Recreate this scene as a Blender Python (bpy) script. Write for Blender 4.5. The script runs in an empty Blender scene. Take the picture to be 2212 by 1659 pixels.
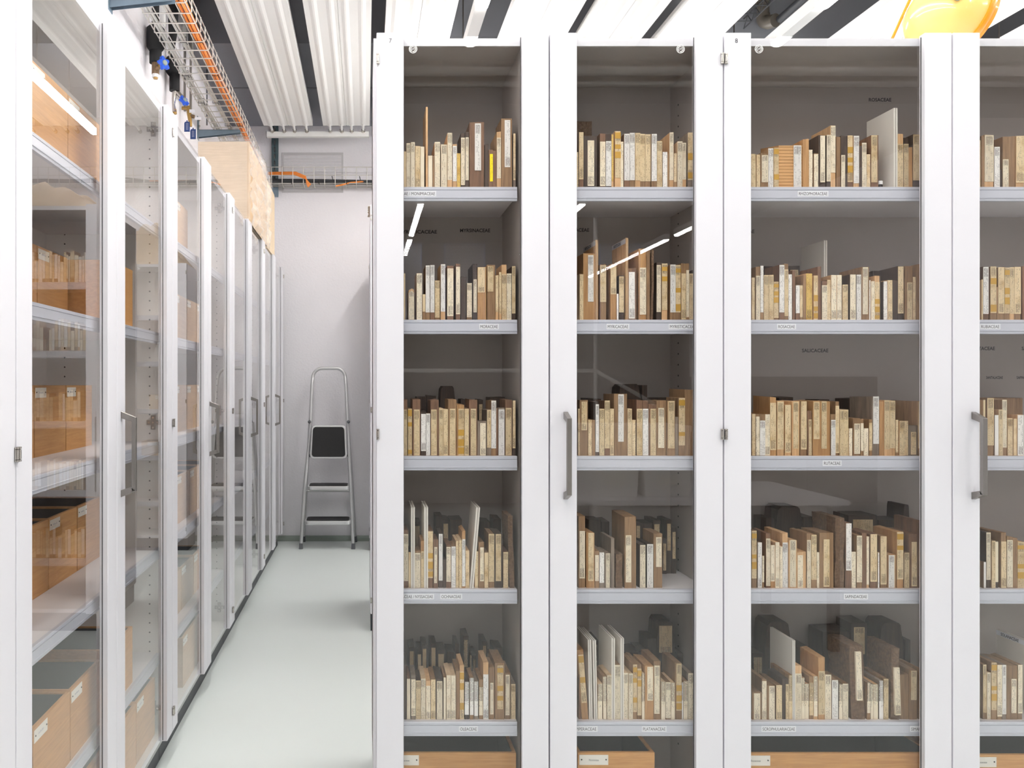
import bpy, bmesh, math, random
from mathutils import Vector, Matrix, noise

scene = bpy.context.scene
COL = scene.collection
random.seed(7)

# ------------------------------------------------------------------ camera, exposure, light
CAM_H = 1.283                       # metres above the floor, looking level along +Y
cam_data = bpy.data.cameras.new('camera')
cam = bpy.data.objects.new('camera', cam_data)
COL.objects.link(cam)
cam.location = (0, 0, CAM_H)
cam.rotation_euler = (math.pi / 2, 0, 0)
cam_data.sensor_width = 36
cam_data.sensor_fit = 'HORIZONTAL'
cam_data.lens = 36 * 1710 / 2212
cam_data.shift_x = (1106 - 790) / 2212
cam_data.clip_start = 0.02
cam_data.clip_end = 60
scene.camera = cam

world = bpy.data.worlds.new('world')
scene.world = world
world.use_nodes = True
world.node_tree.nodes['Background'].inputs[0].default_value = (0.9, 0.93, 1, 1)
world.node_tree.nodes['Background'].inputs[1].default_value = 0.3

scene.view_settings.view_transform = 'Standard'
scene.view_settings.look = 'None'
scene.view_settings.gamma = 1
scene.view_settings.use_curve_mapping = False
scene.view_settings.exposure = 0.13
scene.cycles.max_bounces = 12
scene.cycles.diffuse_bounces = 6
scene.cycles.glossy_bounces = 6
scene.cycles.transparent_max_bounces = 24
scene.cycles.caustics_reflective = False
scene.cycles.caustics_refractive = False
scene.cycles.sample_clamp_indirect = 6

TUBE_POWER = 42.0                   # radiance of the fluorescent diffusers

# ------------------------------------------------------------------ materials
MATS = {}


def srgb(r, g, b):
    return tuple((c / 255 / 12.92 if c / 255 <= 0.04045 else ((c / 255 + 0.055) / 1.055) ** 2.4) for c in (r, g, b)) + (1,)


def new_mat(name):
    m = bpy.data.materials.new(name)
    m.use_nodes = True
    MATS[name] = m
    nt = m.node_tree
    return m, nt, nt.nodes['Principled BSDF']


def node(nt, kind, **kw):
    n = nt.nodes.new(kind)
    for k, v in kw.items():
        setattr(n, k, v)
    return n


def plain(name, rgb, rough=0.5, metal=0.0, bump=0.0, bscale=60.0, vary=0.0, vscale=3.0, spec=0.5, coat=0.0):
    """principled surface with a little procedural unevenness"""
    m, nt, b = new_mat(name)
    b.inputs['Roughness'].default_value = rough
    b.inputs['Metallic'].default_value = metal
    b.inputs['Specular IOR Level'].default_value = spec
    b.inputs['Coat Weight'].default_value = coat
    tc = node(nt, 'ShaderNodeTexCoord')
    nz = node(nt, 'ShaderNodeTexNoise')
    nz.inputs['Scale'].default_value = vscale
    nz.inputs['Detail'].default_value = 5
    nt.links.new(tc.outputs['Object'], nz.inputs['Vector'])
    mx = node(nt, 'ShaderNodeMix', data_type='RGBA')
    c = srgb(*rgb)
    mx.inputs[6].default_value = tuple(v * (1 - vary) for v in c[:3]) + (1,)
    mx.inputs[7].default_value = tuple(min(1, v * (1 + vary)) for v in c[:3]) + (1,)
    nt.links.new(nz.outputs['Fac'], mx.inputs[0])
    nt.links.new(mx.outputs[2], b.inputs['Base Color'])
    if bump:
        n2 = node(nt, 'ShaderNodeTexNoise')
        n2.inputs['Scale'].default_value = bscale
        n2.inputs['Detail'].default_value = 6
        nt.links.new(tc.outputs['Object'], n2.inputs['Vector'])
        bp = node(nt, 'ShaderNodeBump')
        bp.inputs['Strength'].default_value = bump
        bp.inputs['Distance'].default_value = 0.004
        nt.links.new(n2.outputs['Fac'], bp.inputs['Height'])
        nt.links.new(bp.outputs['Normal'], b.inputs['Normal'])
    return m


def wood(name, light, dark, rough=0.6, ring=0.5, bump=0.15, horizontal=False):
    """grain stretched along the length of the piece, every piece with its own offset and tone"""
    m, nt, b = new_mat(name)
    b.inputs['Roughness'].default_value = rough
    tc = node(nt, 'ShaderNodeTexCoord')
    oi = node(nt, 'ShaderNodeObjectInfo')
    comb = node(nt, 'ShaderNodeVectorMath', operation='SCALE')
    comb.inputs['Scale'].default_value = 37.0
    nt.links.new(oi.outputs['Random'], comb.inputs[0])
    add = node(nt, 'ShaderNodeVectorMath', operation='ADD')
    nt.links.new(tc.outputs['Object'], add.inputs[0])
    nt.links.new(comb.outputs[0], add.inputs[1])
    mp = node(nt, 'ShaderNodeMapping')
    mp.inputs['Scale'].default_value = (9, 60, 130) if horizontal else (150, 60, 9)
    nt.links.new(add.outputs[0], mp.inputs['Vector'])
    n1 = node(nt, 'ShaderNodeTexNoise')
    n1.inputs['Scale'].default_value = 1.0
    n1.inputs['Detail'].default_value = 6
    n1.inputs['Roughness'].default_value = 0.65
    n1.inputs['Distortion'].default_value = ring
    nt.links.new(mp.outputs[0], n1.inputs['Vector'])
    ramp = node(nt, 'ShaderNodeValToRGB')
    ramp.color_ramp.elements[0].position = 0.32
    ramp.color_ramp.elements[1].position = 0.68
    ramp.color_ramp.elements[0].color = srgb(*dark)
    ramp.color_ramp.elements[1].color = srgb(*light)
    nt.links.new(n1.outputs['Fac'], ramp.inputs[0])
    n2 = node(nt, 'ShaderNodeTexNoise')
    n2.inputs['Scale'].default_value = 14
    n2.inputs['Detail'].default_value = 3
    nt.links.new(add.outputs[0], n2.inputs['Vector'])
    hsv = node(nt, 'ShaderNodeHueSaturation')
    mr = node(nt, 'ShaderNodeMapRange')
    mr.inputs['To Min'].default_value = 0.78
    mr.inputs['To Max'].default_value = 1.2
    sm = node(nt, 'ShaderNodeMath', operation='ADD')
    md = node(nt, 'ShaderNodeMath', operation='MULTIPLY')
    md.inputs[1].default_value = 0.5
    nt.links.new(oi.outputs['Random'], sm.inputs[0])
    nt.links.new(n2.outputs['Fac'], sm.inputs[1])
    nt.links.new(sm.outputs[0], md.inputs[0])
    nt.links.new(md.outputs[0], mr.inputs[0])
    nt.links.new(mr.outputs[0], hsv.inputs['Value'])
    nt.links.new(ramp.outputs[0], hsv.inputs['Color'])
    nt.links.new(hsv.outputs[0], b.inputs['Base Color'])
    bp = node(nt, 'ShaderNodeBump')
    bp.inputs['Strength'].default_value = bump
    bp.inputs['Distance'].default_value = 0.001
    nt.links.new(n1.outputs['Fac'], bp.inputs['Height'])
    nt.links.new(bp.outputs['Normal'], b.inputs['Normal'])
    return m


def paper(name, rgb, ink=(60, 50, 45), strength=0.9, stain=0.1, pitch=330.0):
    """old paper with lines of small handwriting running up the strip and a denser printed head"""
    m, nt, b = new_mat(name)
    b.inputs['Roughness'].default_value = 0.85
    b.inputs['Specular IOR Level'].default_value = 0.2
    L = nt.links.new
    tc = node(nt, 'ShaderNodeTexCoord')
    oi = node(nt, 'ShaderNodeObjectInfo')
    off = node(nt, 'ShaderNodeVectorMath', operation='SCALE')
    off.inputs['Scale'].default_value = 13.7
    L(oi.outputs['Random'], off.inputs[0])
    sep = node(nt, 'ShaderNodeSeparateXYZ')
    L(tc.outputs['Object'], sep.inputs[0])
    gen = node(nt, 'ShaderNodeSeparateXYZ')
    L(tc.outputs['Generated'], gen.inputs[0])

    def math_(op, a, c=None, d=None):
        n = node(nt, 'ShaderNodeMath', operation=op)
        for i, v in enumerate((a, c, d)):
            if v is None:
                continue
            if isinstance(v, (int, float)):
                n.inputs[i].default_value = v
            else:
                L(v, n.inputs[i])
        return n.outputs[0]

    col = math_('MULTIPLY', sep.outputs[0], pitch)
    fr = math_('FRACT', col)
    fl = math_('FLOOR', col)
    line = math_('LESS_THAN', math_('ABSOLUTE', math_('SUBTRACT', fr, 0.5)), 0.24)
    v = node(nt, 'ShaderNodeCombineXYZ')
    L(math_('MULTIPLY', fl, 7.31), v.inputs[0])
    L(math_('MULTIPLY', sep.outputs[2], 620.0), v.inputs[1])
    vv = node(nt, 'ShaderNodeVectorMath', operation='ADD')
    L(v.outputs[0], vv.inputs[0])
    L(off.outputs[0], vv.inputs[1])
    nl = node(nt, 'ShaderNodeTexNoise')
    nl.inputs['Scale'].default_value = 1
    nl.inputs['Detail'].default_value = 2
    L(vv.outputs[0], nl.inputs['Vector'])
    letters = math_('GREATER_THAN', nl.outputs['Fac'], 0.5)
    v2 = node(nt, 'ShaderNodeVectorMath', operation='SCALE')
    v2.inputs['Scale'].default_value = 0.07
    L(vv.outputs[0], v2.inputs[0])
    nw = node(nt, 'ShaderNodeTexNoise')
    nw.inputs['Scale'].default_value = 1
    L(v2.outputs[0], nw.inputs['Vector'])
    words = math_('GREATER_THAN', nw.outputs['Fac'], 0.5)
    body = math_('MULTIPLY', math_('MULTIPLY', line, letters), words)
    flip = math_('GREATER_THAN', oi.outputs['Random'], 0.72)
    zz = math_('ABSOLUTE', math_('SUBTRACT', gen.outputs[2], flip))
    head = math_('MULTIPLY', math_('GREATER_THAN', zz, 0.8), math_('LESS_THAN', zz, 0.97))
    rule = math_('LESS_THAN', math_('ABSOLUTE', math_('SUBTRACT', zz, 0.79)), 0.004)
    hd = math_('MULTIPLY', head, math_('MULTIPLY', line, math_('GREATER_THAN', nl.outputs['Fac'], 0.38)))
    edge = math_('MULTIPLY', math_('LESS_THAN', math_('ABSOLUTE', math_('SUBTRACT', gen.outputs[0], 0.5)), 0.4),
                 math_('LESS_THAN', math_('ABSOLUTE', math_('SUBTRACT', gen.outputs[2], 0.5)), 0.48))
    ink_f = math_('MULTIPLY', math_('MAXIMUM', math_('MULTIPLY', body, 0.6), math_('MAXIMUM', hd, math_('MULTIPLY', rule, 0.6))), edge)
    ink_f = math_('MULTIPLY', ink_f, strength)
    ns = node(nt, 'ShaderNodeTexNoise')
    ns.inputs['Scale'].default_value = 30
    ns.inputs['Detail'].default_value = 6
    ad = node(nt, 'ShaderNodeVectorMath', operation='ADD')
    L(tc.outputs['Object'], ad.inputs[0])
    L(off.outputs[0], ad.inputs[1])
    L(ad.outputs[0], ns.inputs['Vector'])
    st = node(nt, 'ShaderNodeMapRange')
    st.inputs['From Min'].default_value = 0.5
    st.inputs['From Max'].default_value = 0.75
    st.inputs['To Max'].default_value = stain * 3
    L(ns.outputs['Fac'], st.inputs[0])
    m1 = node(nt, 'ShaderNodeMix', data_type='RGBA')
    m1.inputs[6].default_value = srgb(*rgb)
    m1.inputs[7].default_value = srgb(rgb[0] * .8, rgb[1] * .7, rgb[2] * .55)
    L(st.outputs[0], m1.inputs[0])
    hs = node(nt, 'ShaderNodeHueSaturation')
    tone = node(nt, 'ShaderNodeMapRange')
    tone.inputs['To Min'].default_value = 0.86
    tone.inputs['To Max'].default_value = 1.06
    L(oi.outputs['Random'], tone.inputs[0])
    L(tone.outputs[0], hs.inputs['Value'])
    L(m1.outputs[2], hs.inputs['Color'])
    m2 = node(nt, 'ShaderNodeMix', data_type='RGBA')
    m2.inputs[7].default_value = srgb(*ink)
    L(hs.outputs[0], m2.inputs[6])
    L(ink_f, m2.inputs[0])
    L(m2.outputs[2], b.inputs['Base Color'])
    return m


def glass(name, tint=(0.978, 0.978, 0.976), ior=1.5):
    m = bpy.data.materials.new(name)
    m.use_nodes = True
    MATS[name] = m
    nt = m.node_tree
    nt.nodes.clear()
    out = node(nt, 'ShaderNodeOutputMaterial')
    tr = node(nt, 'ShaderNodeBsdfTransparent')
    tr.inputs[0].default_value = tint + (1,)
    gl = node(nt, 'ShaderNodeBsdfGlossy')
    gl.inputs['Roughness'].default_value = 0.0
    gl.inputs['Color'].default_value = (1, 1, 1, 1)
    fr = node(nt, 'ShaderNodeFresnel')
    fr.inputs['IOR'].default_value = ior
    # the same reflectance from inside the pane as from outside
    geo = node(nt, 'ShaderNodeNewGeometry')
    mi = node(nt, 'ShaderNodeMath', operation='MULTIPLY_ADD')
    mi.inputs[1].default_value = 1.0 / ior - ior
    mi.inputs[2].default_value = ior
    nt.links.new(geo.outputs['Backfacing'], mi.inputs[0])
    fr2 = node(nt, 'ShaderNodeFresnel')
    nt.links.new(mi.outputs[0], fr2.inputs['IOR'])
    inv = node(nt, 'ShaderNodeMath', operation='SUBTRACT')
    inv.inputs[0].default_value = 1.0
    nt.links.new(geo.outputs['Backfacing'], inv.inputs[1])
    # only the outer skins reflect; light leaving the 4 mm pane passes straight on
    mu = node(nt, 'ShaderNodeMath', operation='MULTIPLY')
    nt.links.new(fr.outputs[0], mu.inputs[0])
    nt.links.new(inv.outputs[0], mu.inputs[1])
    dbl = node(nt, 'ShaderNodeMath', operation='MULTIPLY')
    dbl.inputs[1].default_value = 1.5
    dbl.use_clamp = True
    nt.links.new(mu.outputs[0], dbl.inputs[0])
    nt.nodes.remove(fr2)
    nt.nodes.remove(mi)
    mx = node(nt, 'ShaderNodeMixShader')
    nt.links.new(dbl.outputs[0], mx.inputs[0])
    nt.links.new(tr.outputs[0], mx.inputs[1])
    nt.links.new(gl.outputs[0], mx.inputs[2])
    nt.links.new(mx.outputs[0], out.inputs[0])
    return m


def emitter(name, rgb, strength):
    m, nt, b = new_mat(name)
    b.inputs['Base Color'].default_value = srgb(240, 240, 240)
    b.inputs['Emission Color'].default_value = rgb + (1,)
    b.inputs['Emission Strength'].default_value = strength
    return m


plain('lacquer', (226, 225, 230), 0.38, vary=0.01)
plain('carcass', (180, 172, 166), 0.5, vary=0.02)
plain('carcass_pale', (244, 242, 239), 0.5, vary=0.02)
plain('shelf_board', (232, 228, 230), 0.45, vary=0.02)
plain('shelf_lip', (207, 209, 219), 0.3, metal=0.1, vary=0.01)
plain('plinth', (60, 62, 67), 0.5, vary=0.1)
plain('hole', (30, 30, 30), 0.8)
plain('steel', (150, 145, 141), 0.34, metal=1.0, vary=0.05, vscale=30)
plain('chrome', (190, 185, 178), 0.22, metal=1.0)
plain('aluminium', (205, 205, 206), 0.4, metal=0.45, vary=0.04)
plain('galvanised', (128, 146, 160), 0.45, metal=0.6, bump=0.1, bscale=90, vary=0.12, vscale=20)
plain('green_steel', (84, 102, 108), 0.5, metal=0.4, vary=0.1)
plain('black_rubber', (26, 26, 27), 0.7, bump=0.2, bscale=120, vary=0.15)
plain('insulation', (20, 21, 23), 0.75, bump=0.15, bscale=40, vary=0.2)
plain('grey_plastic', (92, 94, 98), 0.5)
plain('brass', (172, 140, 84), 0.32, metal=0.9, vary=0.15, vscale=40)
plain('bronze', (128, 106, 82), 0.45, metal=0.6, vary=0.15, vscale=40)
plain('blue_plastic', (28, 84, 200), 0.35)
plain('navy_tag', (32, 62, 118), 0.5)
plain('white_plastic', (238, 238, 236), 0.4)
plain('black_plastic', (20, 20, 20), 0.5)
plain('orange_cable', (240, 146, 66), 0.45, vary=0.08, vscale=30)
plain('grey_cable', (205, 205, 200), 0.5)
plain('dark_cable', (52, 54, 58), 0.5)
plain('wire', (214, 211, 204), 0.4, metal=0.3)
plain('panel_white', (243, 243, 241), 0.55, vary=0.01)
plain('concrete', (132, 126, 120), 0.9, bump=0.5, bscale=14, vary=0.22, vscale=5)
plain('dark_board', (136, 138, 145), 0.85, bump=0.15, bscale=30, vary=0.06, vscale=4)
plain('plaster', (246, 244, 248), 0.85, bump=0.55, bscale=70, vary=0.02, vscale=6)
plain('plaster_front', (112, 108, 104), 0.85, bump=0.2, bscale=40, vary=0.05)
plain('floor_paint', (232, 239, 236), 0.3, bump=0.04, bscale=14, vary=0.02, vscale=1.5)
plain('cove_paint', (150, 162, 152), 0.5, vary=0.05, vscale=10)
plain('drain_plastic', (98, 92, 84), 0.35)
plain('yellow_shade', (252, 208, 122), 0.22, coat=0.6)
plain('orange_rim', (238, 150, 34), 0.25, coat=0.5)
plain('jar_glass', (48, 40, 36), 0.15)
plain('foil', (228, 226, 224), 0.28, metal=1.0, bump=0.8, bscale=25, vary=0.1)
plain('screen_blue', (120, 165, 225), 0.4)
plain('screen_mesh', (236, 242, 250), 0.4)
plain('taupe', (96, 90, 86), 0.5)
plain('box_inner_grey', (84, 82, 80), 0.8)
plain('vent_grey', (206, 204, 206), 0.6)
plain('board_white', (232, 226, 216), 0.6, vary=0.02, vscale=10)
plain('board_core', (120, 112, 104), 0.7)
plain('brown_paper', (196, 176, 150), 0.55, bump=0.6, bscale=18, vary=0.12, vscale=8)
plain('ink', (36, 36, 38), 0.7)
plain('card', (240, 236, 226), 0.7, vary=0.02)
plain('card_white', (240, 241, 246), 0.6)
plain('tape', (196, 152, 62), 0.35, vary=0.15, vscale=40)
plain('cardboard', (206, 160, 108), 0.75, vary=0.06, vscale=20)
wood('wood_tan', (222, 182, 136), (188, 146, 102))
wood('wood_pale', (226, 200, 164), (204, 172, 132))
wood('wood_brown', (162, 128, 92), (122, 92, 64))
wood('wood_red', (140, 104, 78), (100, 72, 54))
wood('wood_dark', (84, 66, 54), (54, 41, 35))
wood('wood_orange', (196, 152, 102), (162, 118, 74))
wood('wood_grey', (150, 134, 118), (112, 98, 86))
plain('bark', (112, 88, 68), 0.9, bump=1.0, bscale=160, vary=0.75, vscale=110)
wood('plywood', (212, 160, 98), (190, 136, 76), horizontal=True, bump=0.05)
wood('plywood_beech', (216, 182, 144), (198, 162, 124), horizontal=True, bump=0.05)
wood('plywood_pale', (222, 202, 174), (206, 184, 154), horizontal=True, bump=0.05)
paper('paper_white', (240, 236, 230), stain=0.03)
paper('paper_cream', (236, 223, 198), stain=0.1)
paper('paper_kraft', (222, 200, 162), stain=0.2)
paper('paper_yellow', (214, 180, 104), stain=0.3)
paper('paper_vivid', (250, 226, 40), stain=0.0)
paper('card_written', (238, 232, 214), strength=0.7, stain=0.02, pitch=120.0)
glass('pane_glass')
emitter('tube_light', (1.0, 0.975, 0.95), TUBE_POWER)
emitter('tube_light_back', (1.0, 0.975, 0.95), TUBE_POWER * 1.8)
emitter('added_uplight', (1.0, 0.975, 0.95), TUBE_POWER * 0.4)
m, nt, b = new_mat('plastic_film')
b.inputs['Base Color'].default_value = srgb(245, 242, 240)
b.inputs['Roughness'].default_value = 0.18
b.inputs['Alpha'].default_value = 0.17
m, nt, b = new_mat('plastic_film_clear')
b.inputs['Base Color'].default_value = srgb(245, 242, 240)
b.inputs['Roughness'].default_value = 0.12
b.inputs['Alpha'].default_value = 0.1


# ------------------------------------------------------------------ mesh building
class MB:
    """collects shapes and links them as ONE mesh object"""

    def __init__(self):
        self.v, self.f, self.m, self.names = [], [], [], []

    def mat(self, name):
        if name not in self.names:
            self.names.append(name)
        return self.names.index(name)

    def add(self, verts, faces, mat):
        o = len(self.v)
        mi = self.mat(mat)
        self.v += [tuple(p) for p in verts]
        for f in faces:
            self.f.append(tuple(i + o for i in f))
            self.m.append(mi)
        return self

    def box(self, x0, x1, y0, y1, z0, z1, mat, jit=0.0):
        r = lambda: random.uniform(-jit, jit)
        p = [(x + r(), y + r(), z) for z in (z0, z1) for y in (y0, y1) for x in (x0, x1)]
        return self.add(p, [(0, 2, 3, 1), (4, 5, 7, 6), (0, 1, 5, 4), (2, 6, 7, 3), (0, 4, 6, 2), (1, 3, 7, 5)], mat)

    def prism(self, pts, axis, a, b, mat):
        """polygon pts in the plane square to axis, swept from a to b"""
        n = len(pts)

        def P(u, w, t):
            return {'x': (t, u, w), 'y': (u, t, w), 'z': (u, w, t)}[axis]
        vs = [P(u, w, a) for u, w in pts] + [P(u, w, b) for u, w in pts]
        fs = [tuple(range(n)), tuple(range(2 * n - 1, n - 1, -1))]
        fs += [(i, i + n, (i + 1) % n + n, (i + 1) % n) for i in range(n)]
        return self.add(vs, fs, mat)

    def tube(self, pts, r, mat, seg=8, closed=False):
        pts = [Vector(p) for p in pts]
        n = len(pts)
        if n < 2:
            return self
        T = []
        for i in range(n):
            a = pts[(i - 1) % n] if (closed or i > 0) else pts[i]
            c = pts[(i + 1) % n] if (closed or i < n - 1) else pts[i]
            T.append((c - a).normalized())
        up = Vector((0, 0, 1)) if abs(T[0].z) < 0.9 else Vector((1, 0, 0))
        N = T[0].cross(up).normalized()
        rings = []
        for i in range(n):
            N = (N - T[i] * N.dot(T[i])).normalized()
            B = T[i].cross(N)
            rr = r[i] if isinstance(r, (list, tuple)) else r
            rings.append([pts[i] + (N * math.cos(k * 2 * math.pi / seg) + B * math.sin(k * 2 * math.pi / seg)) * rr for k in range(seg)])
        vs = [p for ring in rings for p in ring]
        fs = []
        for i in range(n if closed else n - 1):
            for k in range(seg):
                a, b2 = i * seg + k, i * seg + (k + 1) % seg
                c, d = ((i + 1) % n) * seg + (k + 1) % seg, ((i + 1) % n) * seg + k
                fs.append((a, b2, c, d))
        if not closed:
            fs += [tuple(range(seg - 1, -1, -1)), tuple(range((n - 1) * seg, n * seg))]
        return self.add(vs, fs, mat)

    def lathe(self, prof, centre, axis, mat, seg=32):
        """profile [(radius, distance along axis)] turned round an axis"""
        ax = Vector(axis).normalized()
        u = ax.cross(Vector((0, 0, 1)) if abs(ax.z) < 0.9 else Vector((1, 0, 0))).normalized()
        w = ax.cross(u)
        c = Vector(centre)
        vs = [c + ax * t + (u * math.cos(k * 2 * math.pi / seg) + w * math.sin(k * 2 * math.pi / seg)) * r
              for r, t in prof for k in range(seg)]
        fs = [(i * seg + k, i * seg + (k + 1) % seg, (i + 1) * seg + (k + 1) % seg, (i + 1) * seg + k)
              for i in range(len(prof) - 1) for k in range(seg)]
        return self.add(vs, fs, mat)

    def build(self, name, parent=None, loc=None, smooth=False):
        me = bpy.data.meshes.new(name)
        me.from_pydata(self.v, [], self.f)
        for n in self.names:
            me.materials.append(MATS[n])
        me.polygons.foreach_set('material_index', self.m)
        bm = bmesh.new()
        bm.from_mesh(me)
        bmesh.ops.recalc_face_normals(bm, faces=bm.faces)
        bm.to_mesh(me)
        bm.free()
        if smooth:
            me.shade_smooth()
            try:
                me.set_sharp_from_angle(angle=math.radians(38))
            except Exception:
                pass
        me.update()
        o = bpy.data.objects.new(name, me)
        COL.objects.link(o)
        if parent is not None:
            o.parent = parent
        if loc is not None:
            o.location = loc
        return o


def tag(o, label=None, cat=None, group=None, kind=None):
    if label:
        o['label'] = label
    if cat:
        o['category'] = cat
    if group:
        o['group'] = group
    if kind:
        o['kind'] = kind
    return o


def thing(name, label, cat, loc=(0, 0, 0), rz=0.0, group=None):
    o = bpy.data.objects.new(name, None)
    o.empty_display_size = 0.05
    COL.objects.link(o)
    o.location = loc
    o.rotation_euler = (0, 0, rz)
    return tag(o, label, cat, group)


def struct(name, mb, **kw):
    return tag(mb.build(name, **kw), kind='structure')


def bevel(o, w=0.001, seg=2):
    md = o.modifiers.new('bevel', 'BEVEL')
    md.width = w
    md.segments = seg
    md.limit_method = 'ANGLE'
    return o


_text = {}


def text_shape(s, bold=False):
    """vertices (x, height) and faces of a line of lettering, 1 unit wide, cap height kept in proportion"""
    key = (s, bold)
    if key not in _text:
        cu = bpy.data.curves.new('lettering', 'FONT')
        cu.body = s
        cu.size = 1
        cu.offset = 0.02 if bold else 0.0
        cu.resolution_u = 3
        ob = bpy.data.objects.new('lettering', cu)
        COL.objects.link(ob)
        bpy.context.view_layer.update()
        dg = bpy.context.evaluated_depsgraph_get()
        me = bpy.data.meshes.new_from_object(ob.evaluated_get(dg))
        vs = [(p.co.x, p.co.y) for p in me.vertices]
        fs = [tuple(f.vertices) for f in me.polygons]
        bpy.data.objects.remove(ob)
        bpy.data.curves.remove(cu)
        bpy.data.meshes.remove(me)
        x0 = min(p[0] for p in vs)
        x1 = max(p[0] for p in vs)
        top = max(p[1] for p in vs)
        _text[key] = ([((x - x0) / (x1 - x0), y / top) for x, y in vs], fs)
    return _text[key]


def add_text(mb, s, x0, x1, zc, cap, y, mat='ink', bold=False, frame=None):
    """letter s from x0 to x1 with its middle at zc on the plane y (or in a frame (origin, right, up))"""
    vs, fs = text_shape(s, bold)
    if frame:
        o, r, u = (Vector(q) for q in frame)
        mb.add([o + r * (x0 + a * (x1 - x0)) + u * (zc - cap / 2 + b * cap) for a, b in vs], fs, mat)
    else:
        mb.add([(x0 + a * (x1 - x0), y, zc - cap / 2 + b * cap) for a, b in vs], fs, mat)


def copy_tree(o, parent=None):
    c = o.copy()
    COL.objects.link(c)
    c.parent = parent
    for ch in list(o.children):
        copy_tree(ch, c)
    return c


# ------------------------------------------------------------------ the room
X_LEFT, X_RIGHT, Y_FRONT, Y_BACK = -1.11, 5.6, -9.5, 6.52
Z_SOFFIT, Z_SLAB = CAM_H + 2.124, CAM_H + 2.45

mb = MB()
mb.box(X_LEFT - 0.1, X_RIGHT + 0.1, Y_FRONT - 0.1, Y_BACK + 0.1, -0.1, 0, 'floor_paint')
struct('floor', mb)
mb = MB()
mb.box(X_LEFT - 0.1, X_RIGHT + 0.1, Y_FRONT - 0.1, Y_BACK + 0.1, Z_SLAB, Z_SLAB + 0.1, 'concrete')
struct('ceiling', mb)
mb = MB()
mb.box(X_LEFT - 0.1, X_RIGHT + 0.1, Y_BACK, Y_BACK + 0.1, 0, Z_SLAB, 'plaster')
struct('wall_back', mb)
mb = MB()
mb.box(X_LEFT - 0.1, X_LEFT, Y_FRONT, Y_BACK, 0, Z_SLAB, 'plaster')
struct('wall_left', mb)
mb = MB()
mb.box(X_RIGHT, X_RIGHT + 0.1, Y_FRONT, Y_BACK, 0, Z_SLAB, 'plaster')
struct('wall_right', mb)
mb = MB()
mb.box(X_LEFT - 0.1, X_RIGHT + 0.1, Y_FRONT - 0.1, Y_FRONT, 0, Z_SLAB, 'plaster_front')
struct('wall_front', mb)
# lowered soffit in front of the back wall, with its joint
mb = MB()
mb.box(X_LEFT, X_RIGHT, 5.69, Y_BACK, Z_SOFFIT, Z_SLAB, 'dark_board')
mb.box(X_LEFT, X_RIGHT, 4.95, 5.684, Z_SOFFIT + 0.006, Z_SLAB, 'dark_board')
struct('trim_1', mb)
# painted cove where the floor meets the back wall
mb = MB()
mb.prism([(Y_BACK, 0), (Y_BACK, 0.036), (Y_BACK - 0.006, 0.034), (Y_BACK - 0.012, 0.016), (Y_BACK - 0.03, 0.003), (Y_BACK - 0.06, 0.0)],
         'x', X_LEFT, X_RIGHT, 'cove_paint')
struct('baseboard_back', mb)
# beam across the slab behind the camera
mb = MB()
mb.box(X_LEFT, X_RIGHT, -1.75, -1.45, CAM_H + 2.0, Z_SLAB, 'dark_board')
struct('trim_2', mb)

# ------------------------------------------------------------------ radiant ceiling panels
Z_PANEL = CAM_H + 2.0
ORD = ['first', 'second', 'third', 'fourth', 'fifth', 'sixth', 'seventh', 'eighth', 'ninth', 'tenth', 'eleventh', 'twelfth',
       'thirteenth', 'fourteenth', 'fifteenth', 'sixteenth', 'seventeenth', 'eighteenth', 'nineteenth', 'twentieth'] + \
      ['twenty-' + t for t in ('first', 'second', 'third', 'fourth', 'fifth', 'sixth', 'seventh', 'eighth', 'ninth')] + \
      ['thirtieth'] + ['thirty-' + t for t in ('first', 'second', 'third', 'fourth', 'fifth', 'sixth', 'seventh', 'eighth', 'ninth')]
panels = [(-0.789, -0.41), (-0.33, 0.031), (0.109, 0.485), (0.777, 1.151), (1.22, 1.595), (1.684, 2.046), (2.738, 3.10), (3.14, 3.50),
          (3.74, 4.10), (4.14, 4.50)]
P_END = 6.13
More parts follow.
